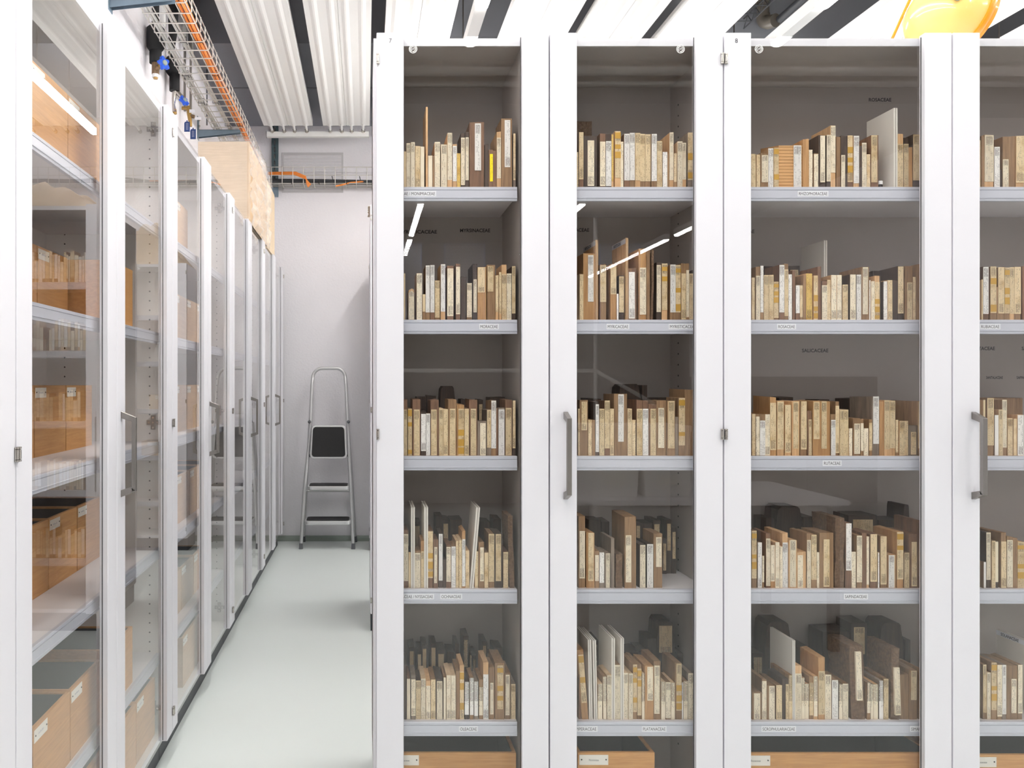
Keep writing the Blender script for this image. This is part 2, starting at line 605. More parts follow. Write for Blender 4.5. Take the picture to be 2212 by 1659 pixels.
for i, (xa, xb) in enumerate(panels):
    w = xb - xa
    prof = [(xa, Z_PANEL + 0.045), (xa, Z_PANEL)]
    for k in range(4):
        c = xa + w * (k + 0.5) / 4 + (0.006 if k < 2 else -0.006)
        prof += [(c - 0.022, Z_PANEL), (c - 0.012, Z_PANEL - 0.0025), (c - 0.005, Z_PANEL - 0.0045), (c + 0.005, Z_PANEL - 0.0045),
                 (c + 0.012, Z_PANEL - 0.0025), (c + 0.022, Z_PANEL)]
        if k == 1:
            prof += [(xa + w / 2 - 0.002, Z_PANEL), (xa + w / 2, Z_PANEL + 0.006), (xa + w / 2 + 0.002, Z_PANEL)]
    prof += [(xb, Z_PANEL), (xb, Z_PANEL + 0.045)]
    where = ('nearest the left wall', 'second from the left wall, over the aisle', 'third from the left wall, left of the first lamp',
             'just right of the first lamp', 'second right of the first lamp', 'left of the second lamp',
             'right of the second lamp', 'two right of the second lamp', 'three right of the second lamp', 'far right by the wall')[i]
    t = thing('radiant_ceiling_panel', 'long white ribbed radiant ceiling panel, ' + where, 'ceiling panel', ((xa + xb) / 2, 2.8, Z_PANEL),
              group='radiant ceiling panels')
    mb = MB()
    mb.prism([(x - (xa + xb) / 2, z - Z_PANEL) for x, z in prof], 'y', -0.5 - 2.8, P_END - 2.8, 'panel_white')
    mb.build('panel_sheet', t)
    for k in range(4):
        c = xa + w * (k + 0.5) / 4 + (0.006 if k < 2 else -0.006) - (xa + xb) / 2
        mb = MB()
        mb.tube([(c, P_END - 2.85, 0.002), (c, P_END - 2.76, 0.002), (c, P_END - 2.70, -0.012)], 0.0095, 'panel_white', 10)
        mb.build('water_pipe', t, smooth=True)
        mb = MB()
        mb.lathe([(0.0, 0), (0.014, 0), (0.014, 0.012), (0.010, 0.014), (0.010, 0.022), (0.015, 0.024), (0.015, 0.036), (0, 0.036)],
                 (c, P_END - 2.725, -0.006), (0, 1, -0.2), 'chrome', 12)
        mb.build('pipe_coupling', t, smooth=True)
header = thing('header_pipe', 'white square header pipe joining the ends of the ceiling panels over the aisle', 'pipe', (-0.36, P_END + 0.12, CAM_H + 1.97))
mb = MB()
mb.box(-0.42, 0.385, -0.02, 0.02, -0.022, 0.018, 'panel_white')
mb.build('pipe_body', header)
mb = MB()
mb.box(-0.424, -0.42, -0.021, 0.021, -0.024, 0.02, 'grey_plastic')
mb.build('end_cap', header)

# ------------------------------------------------------------------ strip lights
def strip_light(x, y0, y1, label, lit='tube_light'):
    t = thing('strip_light', label, 'strip light', (x, (y0 + y1) / 2, CAM_H + 1.734), group='ceiling strip lights')
    h = (y1 - y0) / 2
    mb = MB()
    mb.box(-0.034, 0.034, -h, h, 0.02, 0.085, 'white_plastic')
    mb.build('housing', t)
    mb = MB()
    mb.prism([(-0.03, 0.02), (-0.027, 0.004), (-0.012, -0.003), (0.012, -0.003), (0.027, 0.004), (0.03, 0.02)], 'y', -h + 0.002, h - 0.002, lit)
    mb.build('diffuser', t)
    mb = MB()
    mb.box(-0.026, 0.026, -h + 0.02, h - 0.02, 0.085, 0.089, 'added_uplight')  # glowing strip added on the housing to brighten the ceiling panels
    mb.build('added_uplight_strip', t)
    for s in (-h + 0.4, h - 0.4):
        mb = MB()
        mb.tube([(0.03, s, 0.085), (0.03, s, Z_SLAB - CAM_H - 1.734)], 0.004, 'steel', 6)
        mb.build('hanging_rod', t)
    return t


for i, x in enumerate((0.536, 2.11, 3.65)):
    row = ('first lamp line from the left wall', 'second lamp line', 'third lamp line')[i]
    for j, (a, c) in enumerate(((0.13, 3.66), (4.2, 5.5), (-5.1, -3.5), (-8.7 if i == 2 else -6.5, -5.4))):
        strip_light(x, a, c, 'white hanging strip light, lit, %s, %s' % (row, ('above the front cabinets', 'near the back wall', 'behind the camera', 'far behind the camera')[j]), 'tube_light_back' if j == 1 else 'tube_light')
    # unlit trunking between the two lit lengths
    mb = MB()
    mb.box(-0.028, 0.028, 3.665, 4.195, 0.01, 0.07, 'white_plastic')
    tag(mb.build('lamp_trunking', loc=(x, 0, CAM_H + 1.734)), 'unlit white trunking between two strip lights, ' + row, 'trunking', 'lamp trunking')

for j, (a, c) in enumerate(((-3.4, -0.1), (0.1, 3.35))):  # two strip lights out of view, added to brighten the aisle
    strip_light(-0.37, a, c, 'added unseen strip light brightening the aisle, ' + ('behind the camera', 'above the camera')[j])

# ------------------------------------------------------------------ things above the panels
def ladder_tray(name, label, x, z, y0, y1, w, mat='dark_cable'):
    mb = MB()
    for s in (-w / 2, w / 2):
        mb.tube([(s, y0, 0), (s, y1, 0)], 0.004, mat, 6)
        mb.tube([(s, y0, 0.06), (s, y1, 0.06)], 0.004, mat, 6)
    n = int((y1 - y0) / 0.1)
    for k in range(n):
        y = y0 + k * 0.1
        mb.tube([(-w / 2, y, 0), (w / 2, y, 0)], 0.003, mat, 5)
        for s in (-w / 2, w / 2):
            mb.tube([(s, y, 0), (s, y + 0.05, 0.06), (s, y + 0.1, 0)], 0.003, mat, 5)
    return tag(mb.build(name, loc=(x, 0, z)), label, 'cable ladder')


ladder_tray('cable_ladder', 'dark wire cable ladder above the gap by the second lamp', 2.29, CAM_H + 2.2, 0.0, 4.9, 0.1)
ladder_tray('cable_ladder', 'dark wire cable ladder above the gap left of the first lamp', 0.515, CAM_H + 2.25, 0.0, 4.9, 0.06)
drain = thing('drain_pipe', 'dark grey plastic drain pipe with a bend under the concrete slab', 'pipe', (2.46, 4.9, CAM_H + 2.2))
mb = MB()
mb.tube([(0, 0, 0.25), (0, 0, 0.06)], 0.036, 'drain_plastic', 20)
mb.tube([(0, 0, 0.17), (0, 0, 0.155)], 0.041, 'drain_plastic', 20)
mb.build('upright_pipe', drain, smooth=True)
mb = MB()
mb.tube([(0, 0, 0.085), (0, 0, 0.06), (0.004, -0.01, 0.04), (0.012, -0.04, 0.02), (0.03, -0.09, 0.01)], 0.04, 'drain_plastic', 20)
mb.build('bend', drain, smooth=True)
mb = MB()
mb.tube([(0.05, -4.4, 0.012), (0.05, -0.1, 0.012)], 0.022, 'dark_cable', 16)
mb.build('long_pipe', drain, smooth=True)

# insulated pipes behind the camera (seen as reflections in the top of the panes)
for y, r, h, lab in ((-0.94, 0.047, 2.05, 'thick silver foil wrapped pipe under the ceiling behind the camera'),
                     (-1.2, 0.034, 2.06, 'thin silver foil wrapped pipe under the ceiling behind the camera')):
    pts, rr = [], []
    x = X_LEFT + 0.02
    while x < X_RIGHT - 0.05:
        pts += [(x, y, CAM_H + h)]
        rr.append(r * random.uniform(0.93, 1.05))
        x += random.uniform(0.12, 0.3)
        if random.random() < 0.3:
            pts += [(x, y, CAM_H + h), (x + 0.01, y, CAM_H + h)]
            rr += [r * 1.06, r * 0.9]
            x += 0.03
    mb = MB()
    mb.tube(pts, rr, 'foil', 14)
    tag(mb.build('insulated_pipe', smooth=True), lab, 'pipe')
# perforated screens and a tube rail behind the camera
for x, lab in ((0.2, 'beside the first lamp line'), (1.0, 'in the middle'), (2.96, 'furthest right')):
    t = thing('mesh_screen', 'blue framed expanded metal screen behind the camera, ' + lab, 'screen', (x, -5.8, 2.05), group='mesh screens behind the camera')
    mb = MB()
    n, k = 24, 40
    for i in range(n):
        for s in (-1, 1):
            pts = [(0.5 * j / k, 0, 0.02 + (i + 0.5 + 0.45 * s * (1 if j % 2 else -1)) * 0.96 / n) for j in range(k + 1)]
            mb.tube(pts, 0.0075, 'screen_mesh', 4)
    mb.build('expanded_mesh', t)
    mb = MB()
    mb.tube([(0, 0, 0), (0.5, 0, 0), (0.5, 0, 1), (0, 0, 1)], 0.012, 'screen_blue', 4, closed=True)
    mb.build('frame', t)
t = thing('tube_rail', 'pale tubular hand rail behind the camera', 'rail', (0.2, -3.9, 0))
mb = MB()
mb.tube([(0, 0, 1.42), (2.15, 0, 1.42)], 0.02, 'white_plastic', 8)
mb.tube([(2.15, 0, 1.42), (2.75, 0.0, 1.08)], 0.02, 'white_plastic', 8)
mb.build('hand_rail', t, smooth=True)
mb = MB()
mb.tube([(2.15, 0, 0), (2.15, 0, 3.0)], 0.02, 'white_plastic', 8)
mb.build('rail_post', t, smooth=True)
mb = MB()
mb.tube([(0.02, 0, 0), (0.02, 0, 1.42)], 0.02, 'white_plastic', 8)
mb.build('rail_post', t, smooth=True)
for x0, x1, lab in ((0.15, 2.3, 'in front of the screens'), (2.32, 5.3, 'further right')):  # low cabinets like the mirrored grey drawers, added here to dim the reflected floor
    t = thing('low_cabinet', 'low dark taupe cabinet added behind the camera, ' + lab, 'cabinet', (x0, -4.0, 0), group='low cabinets added behind the camera')
    mb = MB()
    mb.box(0, x1 - x0, -0.5, 0, 0.05, 1.36, 'taupe')
    mb.build('cabinet_body', t)
    n = max(1, round((x1 - x0) / 0.7))
    for k in range(n):
        mb = MB()
        w = (x1 - x0) / n
        mb.box(k * w + 0.01, (k + 1) * w - 0.01, 0, 0.02, 0.07, 1.34, 'taupe')
        bevel(mb.build('door', t), 0.004)


# sizes of the wood samples, per shelf: x mm/10, width mm/10, height mm, wood, label, label top and bottom mm, label sides mm/10
SAMPLES = {
 '7L1': """1030 66 99 b k;1100 115 122 t c;1217 115 124 t c;1338 139 114 t k;1480 106 112 t c;1625 57 221 t n;1688 115 88 p c;1806 54 87 b n;1863 151 125 t c;2035 166 118 p c;2207 133 149 t c 149 22;2352 112 119 t w 114 19;2467 97 94 t y;2575 115 150 d c 137 9;2693 94 153 d c 137 21;2802 401 179 r w 175 48 145 317;3218 100 120 d n;3324 115 103 r v 92 18 30 115;3441 94 101 r n;3541 115 152 t c 136 26;3662 296 188 b w 184 57 94 250;3987 181 148 g k 148 22""",
 '7R1': """5695 60 98 b k;5762 127 151 r k 151 24;5895 359 141 d c 129 6 103 284;6335 151 149 r c 126 6;6492 151 147 d w 127 6;6646 57 145 t y 145 19;6736 160 154 t Y 154 28;6899 75 126 b c;6987 151 147 r w 147 21;7144 139 150 b w 150 22;7286 136 149 t k 149 21;7424 136 147 b k 147 19;7563 148 146 b k 146 19;7723 145 146 b w 146 19;7871 142 127 t k;8031 127 98 b w;8161 45 94 b n;8212 115 151 t c 151 22;8330 75 94 b Y 94 17;8423 139 126 p c;8565 106 123 t c 123 24;8707 133 150 g Y 150 22""",
 '8L1': """10427 127 93 b k;10569 103 91 t Y;10677 205 94 b c 89 16 24 199;10888 142 108 t w;11033 133 109 t Y;11172 643 116 C w 116 3 401 612;11818 163 133 o n;11987 100 104 t c;12119 118 94 b c 92 3;12252 187 143 d c 142 16 42 175;12457 115 144 d c 144 18;12575 130 169 t c 169 42;12729 112 139 b n;12846 175 142 d c 89 3 0 109;13031 145 143 r Y 143 17;13187 145 141 t w 141 13;13338 78 114 d n;13423 127 123 b c;13555 97 92 d Y;13664 205 143 r k 143 16 6 169;14364 175 147 t k 120 3;14551 133 136 d k 120 3;14687 106 111 o n;14799 169 145 d k 145 21;14973 54 135 d n""",
 '7L2': """1028 44 126 b k;1157 154 85 P c 80 2;1376 150 126 t c;1538 77 70 b k 70 23;1620 117 148 b w 148 21;1746 117 149 r w 149 21;1872 136 107 b k 107 7;2027 126 151 t w 151 23;2204 173 148 r c 140 11;2438 117 152 r c 144 16;2574 145 118 d n;2737 140 100 b c 100 8;2892 117 151 d c 110 21 19 112;3023 239 144 o k 143 75 5 203;3285 215 149 b k 146 77 9 173;3509 84 121 t k 121 22;3607 65 130 t k 130 17;3678 131 151 t k 125 2;3813 131 126 t c;3953 145 146 d k 146 18;4103 47 123 d n""",
 '7R2': """5782 103 124 p k;5890 327 181 o w 176 50 122 274;6334 168 151 b k 148 49;6619 159 151 o k 149 70;6783 51 71 t w;6853 136 120 d k 118 21;7087 234 140 r w 130 4 23 187;7387 203 194 o c 142 15 28 201;7593 91 194 b n;7700 84 191 K n;7864 122 157 d c 149 22;8009 150 153 t Y 153 27;8233 147 150 b w 150 21;8383 140 149 b Y 149 21;8532 126 153 b k 126 2;8662 77 153 b c 135 8;8748 105 126 d k 126 2;8864 117 136 d k""",
 '8L2': """10441 82 115 t k;10548 117 144 b c 120 1;10670 84 147 b w 147 21;10764 133 122 p k;10900 126 122 p k;11040 136 104 b Y 104 6;11180 136 149 r w 149 21;11319 105 153 b k 137 11;11437 96 124 g w;11536 74 135 r n;11634 108 96 r w 94 19;11746 75 94 b k 94 8;11825 84 122 b n;11914 164 126 t y;12106 115 120 t Y;12224 98 145 r n;12331 145 105 r c 94 1;12480 94 109 b Y;12588 145 122 t c;12737 131 122 t c;12887 150 96 b k;13093 154 123 d c;13271 131 123 d w;13406 210 144 b c 143 16 33 180;13621 30 108 p w;13659 98 105 t c;13762 133 119 t Y 103 1;13898 32 119 d n;14005 105 105 d w;14113 121 108 t k;14244 145 108 d n;14393 150 145 d k 145 18;14592 210 146 b k 102 1 58 203;14809 75 117 b k;14894 119 151 b n""",
 '7L3': """1025 100 151 r k 125 1;1139 113 127 t Y;1265 217 151 r k 125 1 36 195;1492 136 119 d w 113 13;1632 113 114 b w 114 1;1750 226 151 r k 125 1 14 172;1980 120 127 p k;2103 126 125 p k;2234 226 151 b k 127 1 36 195;2465 199 137 o Y 127 1 36 199;2668 122 127 b k;2800 222 151 r k 127 1 36 190;3026 240 94 g c 88 1 68 222;3275 115 124 g k 124 22;3393 135 149 b w 149 20;3533 52 129 r n;3588 167 130 g w 125 1;3773 186 151 r k 129 1 9 172;3972 127 149 d k 149 20;4107 72 96 d k""",
 '7R3': """5741 43 127 b k;5789 222 151 b k 146 69 45 199;6015 100 97 o k;6119 86 97 b n;6214 95 145 d w 139 10;6318 136 127 b k;6459 140 149 r k 149 20;6604 109 127 b k;6717 349 167 b w 166 38 104 263;7079 120 127 p k;7202 94 97 b Y;7323 158 150 r k 127 1;7486 154 149 r w 127 1;7649 213 139 r k 127 1 45 199;7871 263 149 b c 129 21 41 204;8143 222 149 b k 148 20 27 204;8369 86 104 g n;8459 167 156 b Y 156 28;8631 233 179 b n""",
 '8L3': """10438 97 113 b k;10545 102 113 b c 106 1;10652 148 112 b w 95 1;10805 132 112 t c;10940 166 158 o k 143 15;11125 181 147 t k 146 17;11343 162 137 t k 137 8;11533 204 147 t k 146 19 28 172;11756 181 147 b k 147 17 19 176;11946 121 122 r k 98 1 32 116;12085 199 148 o k 146 45 19 181;12294 274 147 o k 147 19 37 181;12572 125 113 b w 97 1;12702 104 147 b k 135 7;12810 122 124 p k;12935 125 124 p k;13064 88 74 p c;13162 209 100 b c 87 5 37 199;13375 79 99 b c 88 13;13463 125 74 p c;13602 84 99 b k 89 14;13695 199 160 g w 160 32 32 195;13899 116 147 o n;14020 146 150 t k 150 17;14169 148 149 t k 149 20;14322 70 97 b k 97 9;14419 144 94 t k;14572 107 94 b k;14688 237 81 g k 64 3 56 199;14934 102 147 b k 147 20""",
 '7L4': """1025 127 157 r c 146 19;1157 77 97 d Y;1306 177 98 b c 95 1;1492 109 127 o k 99 1;1677 145 155 r Y 153 27;1826 136 132 r c 111 14 23 109;1976 109 148 d w 146 20;2089 86 77 d n;2179 131 116 r c 111 17 0 127;2315 122 112 b w;2442 75 127 p k;2520 81 129 p k;2605 91 154 o w 132 5;2700 127 101 p k;2953 91 99 t Y;3048 154 123 b c 110 19 41 145;3207 109 96 b Y;3325 154 146 b k 146 17;3483 222 146 d k 146 19 32 181;3718 136 99 r k 97 1;3868 210 195 K n;4089 79 154 b k""",
 '7R4': """5757 181 194 b c 154 26 23 177;5965 226 150 o k 149 19 50 204;6196 122 99 b c 89 19 9 113;6323 127 96 g w 96 14;6454 172 94 g c 94 1 41 145;6635 86 134 g n;6730 235 92 K n;6997 312 193 b c 143 16 27 181;7409 172 117 d c 116 1 9 158;7599 172 119 d w;7794 235 146 b c 137 57 59 213""",
 '8L4': """10438 135 155 b Y 155 26;10605 116 123 b w;10724 53 87 b c 87 16;10823 121 148 r c 134 6;10958 111 116 o c 116 18;11072 113 124 t c;11190 74 112 p c;11273 148 148 t w 123 1;11440 223 130 t c 130 3 28 195;11668 241 97 t c 89 1 9 158;11923 111 147 b c 130 1;12039 148 144 b k 144 23;12192 67 97 b c;12264 378 149 b k 132 4 104 267;12661 292 190 K n;12962 172 176 r w 175 48 19 167;13138 116 98 b c 98 1;13268 144 142 b c 142 16;13419 123 150 r n;13547 70 139 t c 139 9;13635 181 146 r k 146 18;13848 37 96 p w;13918 167 140 b k 140 10;14127 199 89 t w 89 1 5 162;14359 172 152 o Y 152 24;14549 139 96 b k;14707 204 147 r k 125 5 51 195;14915 121 183 r n""",
 '7L5': """1023 87 147 d n;1113 94 110 r c;1223 126 118 g c 109 11;1355 134 105 d k 105 1;1492 131 110 p c;1629 126 105 t c 91 1;1760 129 109 b k 108 1;1892 194 110 d c 104 1 26 184;2103 68 114 b c;2182 121 120 p c;2308 126 119 p c;2440 100 132 b n;2545 116 147 t Y 129 1;2676 116 102 d w 102 13;2813 105 113 b w 113 13;2934 105 103 g w 103 10;3066 105 107 b c 87 11;3177 142 154 t w 122 1;3329 153 141 b c 99 14 37 126;3498 253 153 b Y 146 28 58 221;3766 153 126 b c 120 11 16 132;3929 184 95 g k;4124 37 120 b n""",
 '7R5': """5764 63 121 r n;5848 184 189 o Y 175 45 26 171;6127 90 96 b k;6275 126 96 p c;6417 90 116 b c;6517 142 120 p c;6733 168 147 b c;6975 124 125 p c;7102 121 125 p c;7233 111 148 b Y 148 20;7349 111 149 b Y 137 11;7465 74 125 p c;7544 237 145 o c 143 52 63 221;7786 190 158 b c 146 16 11 163;7986 111 103 p c;8107 142 101 b c 101 4;8254 100 100 p c;8360 187 153 b Y 151 24 37 184;8549 39 100 b w;8592 115 104 b c;8718 147 125 g c""",
 '8L5': """10447 258 74 b c 71 1 42 216;10711 126 110 b c 104 1;10842 216 92 b c 91 1 53 211;11095 158 93 b k;11274 166 110 d k 95 1 84 166;11443 100 120 b k;11600 179 146 t c 125 1;11790 84 112 b c;11880 111 96 t c;12001 108 116 b k 99 11;12112 105 117 t c 117 9;12232 179 168 o k 131 14;12417 174 121 b c;12611 168 106 b w 106 1;12796 92 95 g c;12891 152 97 b c 97 1;13111 421 199 K c 184 53 158 316;13554 84 100 b c 100 18;13654 76 95 g c;13733 121 95 t c;13885 111 105 g w;14001 132 110 b k;14164 279 192 K c 142 14 118 274;14454 237 121 b n;14696 218 132 b k 132 53 47 200;14967 71 137 b n""",
 '8R1': """16552 83 130 b k;16655 87 141 b n;16747 245 144 t c 144 18;17000 153 112 r w;17157 62 51 d n;17224 158 139 b c 78 2;17390 183 141 b n;17580 216 141 t k 141 15""",
 '8R2': """16651 41 110 t k;16701 149 144 r w 144 17;16883 162 145 b Y 145 19;17049 46 90 b n;17099 166 143 b k 143 18;17273 137 142 b Y 142 18;17414 129 143 t k 143 17;17547 174 144 b k 144 17;17775 71 147 r n""",
 '8R3': """16684 58 151 t k;16792 183 156 b k 156 28;17000 104 110 b w;17107 112 125 t k;17224 124 151 b c 151 22;17365 137 101 t k;17506 91 100 b k;17630 166 110 t w""",
 '8R4': """16701 58 71 b w;16792 120 150 d c 150 22;16917 104 128 b k;17024 91 125 d c 125 16;17174 141 150 b k 126 1;17331 158 139 b c 130 2;17497 124 135 b n;17630 187 125 t Y""",
 '8R5': """16701 95 148 b k 148 18;16800 104 127 t c;16908 149 154 b Y 154 26;17066 129 148 b c 148 9;17199 108 148 g w 148 15;17315 299 146 b c 110 18 133 274;17630 124 148 b c 148 17""",
 'b7R1': """6186 486 235 K n""",
 'b7L3': """1481 287 158 d n;1781 268 159 d n;2145 474 188 D n;2766 122 150 d n;3276 146 147 d k;3605 450 156 d n""",  # back ranks keyed dark: shade under the shelves put into the wood tone
 'b7R3': """6450 389 151 d n;7338 688 194 D n;8036 153 191 d n;8214 815 154 d n""",
 'b8L3': """12017 411 155 d n;13201 287 149 d n;14098 411 151 d n;15395 651 144 d n""",
 'b8L2': """11599 251 169 d n;12302 327 171 d k;14728 666 156 d n""",
 'b7L4': """1404 195 151 d k;2036 195 168 d n;2235 195 157 d k;2454 348 157 d n;3313 304 151 d n;3714 219 159 d n""",
 'b7R4': """6475 365 156 d n;6852 231 151 d n;7861 146 151 d k;8019 328 147 d n;8360 219 156 d k;8627 122 100 d k;8756 151 157 d k;8912 129 133 d k""",
 'b8L4': """11650 242 160 d n;11922 805 195 D n;12740 274 165 d n;14024 835 170 d k;14934 698 155 d n;15644 499 200 D n""",
 'b7L5': """1258 164 141 d k;1493 139 133 d k;1635 155 148 d k;1889 170 151 d k;2073 240 134 d k;2356 226 127 d n;2596 113 153 d n;2831 161 175 d k;3021 71 130 d k;3106 113 117 d k;3380 141 158 d k;3530 99 136 d k;3728 255 139 d n;4167 141 136 d k;4331 141 158 d k""",
 'b7R5': """6512 255 161 d k;7530 396 127 d n;7941 240 133 d n;8195 255 167 d n;8464 538 215 D k;9044 410 124 d n""",
 'b8L5': """11234 340 124 d k;11630 764 214 D n;12479 453 141 d n;13300 792 187 d n;14120 453 212 d k;14941 707 212 D n;15676 481 164 d n""",
 'b8R3': """18235 892 152 b n""",
}


# ------------------------------------------------------------------ glass-fronted cabinets
H_CAB = 2.2086
SHELF_Z = [CAM_H + v for v in (0.5294, 0.1727, -0.1939, -0.5518, -0.9072)]
STILE = 0.0725
LIP = [(0.040, -0.0012), (0.0412, 0.0), (0.050, 0.0), (0.050, -0.038), (0.040, -0.038), (0.040, -0.0312), (0.0375, -0.0305), (0.0375, -0.0295),
       (0.0395, -0.0288), (0.0402, -0.0095), (0.0420, -0.0092), (0.0420, -0.0082), (0.040, -0.0078)]


def hexagon(cx, cz, r):
    return [(cx + r * math.cos(a), cz + r * math.sin(a)) for a in [k * math.pi / 3 for k in range(6)]]


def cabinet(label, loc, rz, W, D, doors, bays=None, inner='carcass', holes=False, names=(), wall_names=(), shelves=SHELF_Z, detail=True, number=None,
            badge=(), inset=0.0):
    """doors: [(x0, x1, hinge side, handle x or None)]; bays: x ranges of the shelves; names: (shelf, text, x0, x1, strip x0, strip x1)"""
    t = thing('glass_door_cabinet', label, 'cabinet', loc, rz, 'white glass-fronted collection cabinets')
    mb = MB()
    s = 0.019
    for a, b2 in ((0, s), (W - s, W)):
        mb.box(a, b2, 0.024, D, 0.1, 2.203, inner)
    mb.box(-0.0006, 0, 0.0232, D, 0.1, 2.203, 'lacquer')
    mb.box(W - 0.0004, W, 0.0232, D, 0.1, 2.203, 'lacquer')
    mb.box(s, W - s, 0.024, D, 2.183, 2.203, inner)
    mb.box(0, W, 0.0232, 0.024, 2.183, 2.203, 'lacquer')
    mb.box(0, W, 0.024, D, 2.203, 2.2036, 'lacquer')
    for a, b2 in ((0, s), (W - s, W)):
        mb.box(a, b2, 0.0232, 0.024, 0.1, 2.183, 'lacquer')
    mb.box(s, W - s, 0.024, D, 0.1, 0.12, inner)
    mb.box(s, W - s, 0.0232, 0.024, 0.1, 0.12, 'lacquer')
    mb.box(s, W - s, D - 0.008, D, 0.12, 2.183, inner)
    bays = bays or [(s + 0.001, W - s - 0.001)]
    for a, b2 in zip(bays, bays[1:]):
        mb.box(a[1] + 0.008, b2[0] - 0.001, 0.03, D - 0.008, 0.12, 2.183, inner)
    if holes:
        for xs, sg in ((s, 1), (W - s, -1)):
            for y in (0.073, D - 0.07):
                z = 0.22
                while z < 2.14:
                    mb.prism([(y + 0.0028 * math.cos(q), z + 0.0028 * math.sin(q)) for q in [k * math.pi / 4 for k in range(8)]],
                             'x', xs, xs + sg * 0.0006, 'hole')
                    z += 0.032
    mb.build('carcass', t)
    mb = MB()
    mb.box(0.002, W - 0.002, 0.046, 0.062, 0, 0.1, 'plinth')
    mb.box(0.002, 0.018, 0.062, D - 0.02, 0, 0.1, 'plinth')
    mb.box(W - 0.018, W - 0.002, 0.062, D - 0.02, 0, 0.1, 'plinth')
    mb.build('plinth', t)
    for k, z in enumerate(shelves):
        for a, b2 in bays:
            mb = MB()
            mb.box(a, b2, 0.050, D - 0.009, -0.024, 0, 'shelf_board')
            mb.prism(LIP, 'x', a, b2, 'shelf_lip')
            sh = mb.build('shelf', t, loc=(0, 0, z))
            for kk, text, x0, x1, s0, s1 in names:
                if kk == k and a - 0.02 <= (x0 + x1) / 2 <= b2 + 0.25 and (x1 <= b2 + 0.15):
                    if not (a - 0.3 < x0 and x1 < b2 + 0.15):
                        continue
                    if len(bays) > 1 and (x0 + x1) / 2 > bays[0][1] and a == bays[0][0]:
                        continue
                    if len(bays) > 1 and (x0 + x1) / 2 < bays[0][1] and a != bays[0][0]:
                        continue
                    nb = MB()
                    s0c, s1c = max(s0, a + 0.001), min(s1, b2 - 0.001)
                    nb.box(s0c, s1c, 0.0392, 0.0401, -0.0262, -0.0112, 'card_white')
                    add_text(nb, text, x0, x1, -0.0187, 0.0082, 0.0390)
                    tag(nb.build('shelf_label', sh), label='white paper strip reading %s' % text)
    for dn, (x0, x1, side, hx) in enumerate(doors):
        mb = MB()
        mb.box(x0 + 0.0018 + inset * (side == 'l'), x0 + STILE, 0, 0.022, 0.1, H_CAB, 'lacquer')
        mb.box(x1 - STILE, x1 - 0.0018, 0, 0.022, 0.1, H_CAB, 'lacquer')
        d = mb.build('door', t)
        bevel(d, 0.0015)
        mb = MB()
        mb.box(x0 + STILE - 0.004, x1 - STILE + 0.004, 0.015, 0.019, 0.1025, 2.2045, 'pane_glass')
        mb.build('glass_pane', d)
        if not detail:
            continue
        mb = MB()
        for q in (x0 + STILE, x1 - STILE):
            sg = 1 if q < (x0 + x1) / 2 else -1
            mb.box(min(q, q + sg * 0.0016), max(q, q + sg * 0.0016), 0.0135, 0.0149, 0.104, 2.202, 'hole' if sg < 0 else 'vent_grey')
        mb.build('pane_gasket', d)
        if hx is not None:
            mb = MB()
            a, c = hx - 0.006, hx + 0.006
            za, zb = CAM_H - 0.073, CAM_H - 0.304
            mb.prism([(0, za), (-0.040, za - 0.016), (-0.040, zb + 0.016), (-0.029, zb + 0.018), (-0.029, za - 0.027), (0, za - 0.019)], 'x', a, c, 'steel')
            mb.prism([(0, zb), (-0.040, zb + 0.016), (-0.029, zb + 0.027), (0, zb + 0.019)], 'x', a, c, 'steel')
            hd = mb.build('handle', d)
            bevel(hd, 0.0006, 1)
        for z in (CAM_H + 0.8565, CAM_H - 0.1317, 0.172):
            mb = MB()
            xc = x0 + 0.0052 + inset if side == 'l' else x1 - 0.0052
            mb.tube([(xc, -0.0035, z - 0.0095), (xc, -0.0035, z + 0.0085)], 0.0042, 'chrome', 10)
            mb.tube([(xc, -0.0035, z + 0.0095), (xc, -0.0035, z + 0.0135)], 0.0042, 'chrome', 10)
            mb.tube([(xc, -0.0035, z - 0.0145), (xc, -0.0035, z - 0.0105)], 0.0042, 'chrome', 10)
            mb.tube([(xc, -0.0035, z - 0.014), (xc, -0.0035, z + 0.013)], 0.0026, 'hole', 8)
            mb.box(xc - 0.003, xc + 0.003, -0.002, 0.001, z - 0.013, z + 0.012, 'steel')
            mb.build('hinge', d, smooth=True)
        if number and dn == 0:
            nb = MB()
            add_text(nb, number[0], number[1] - 0.0036, number[1] + 0.0036, H_CAB - 0.0215, 0.0115, -0.0004)
            tag(nb.build('door_number', d), label='black number %s at the top of the frame' % number[0])
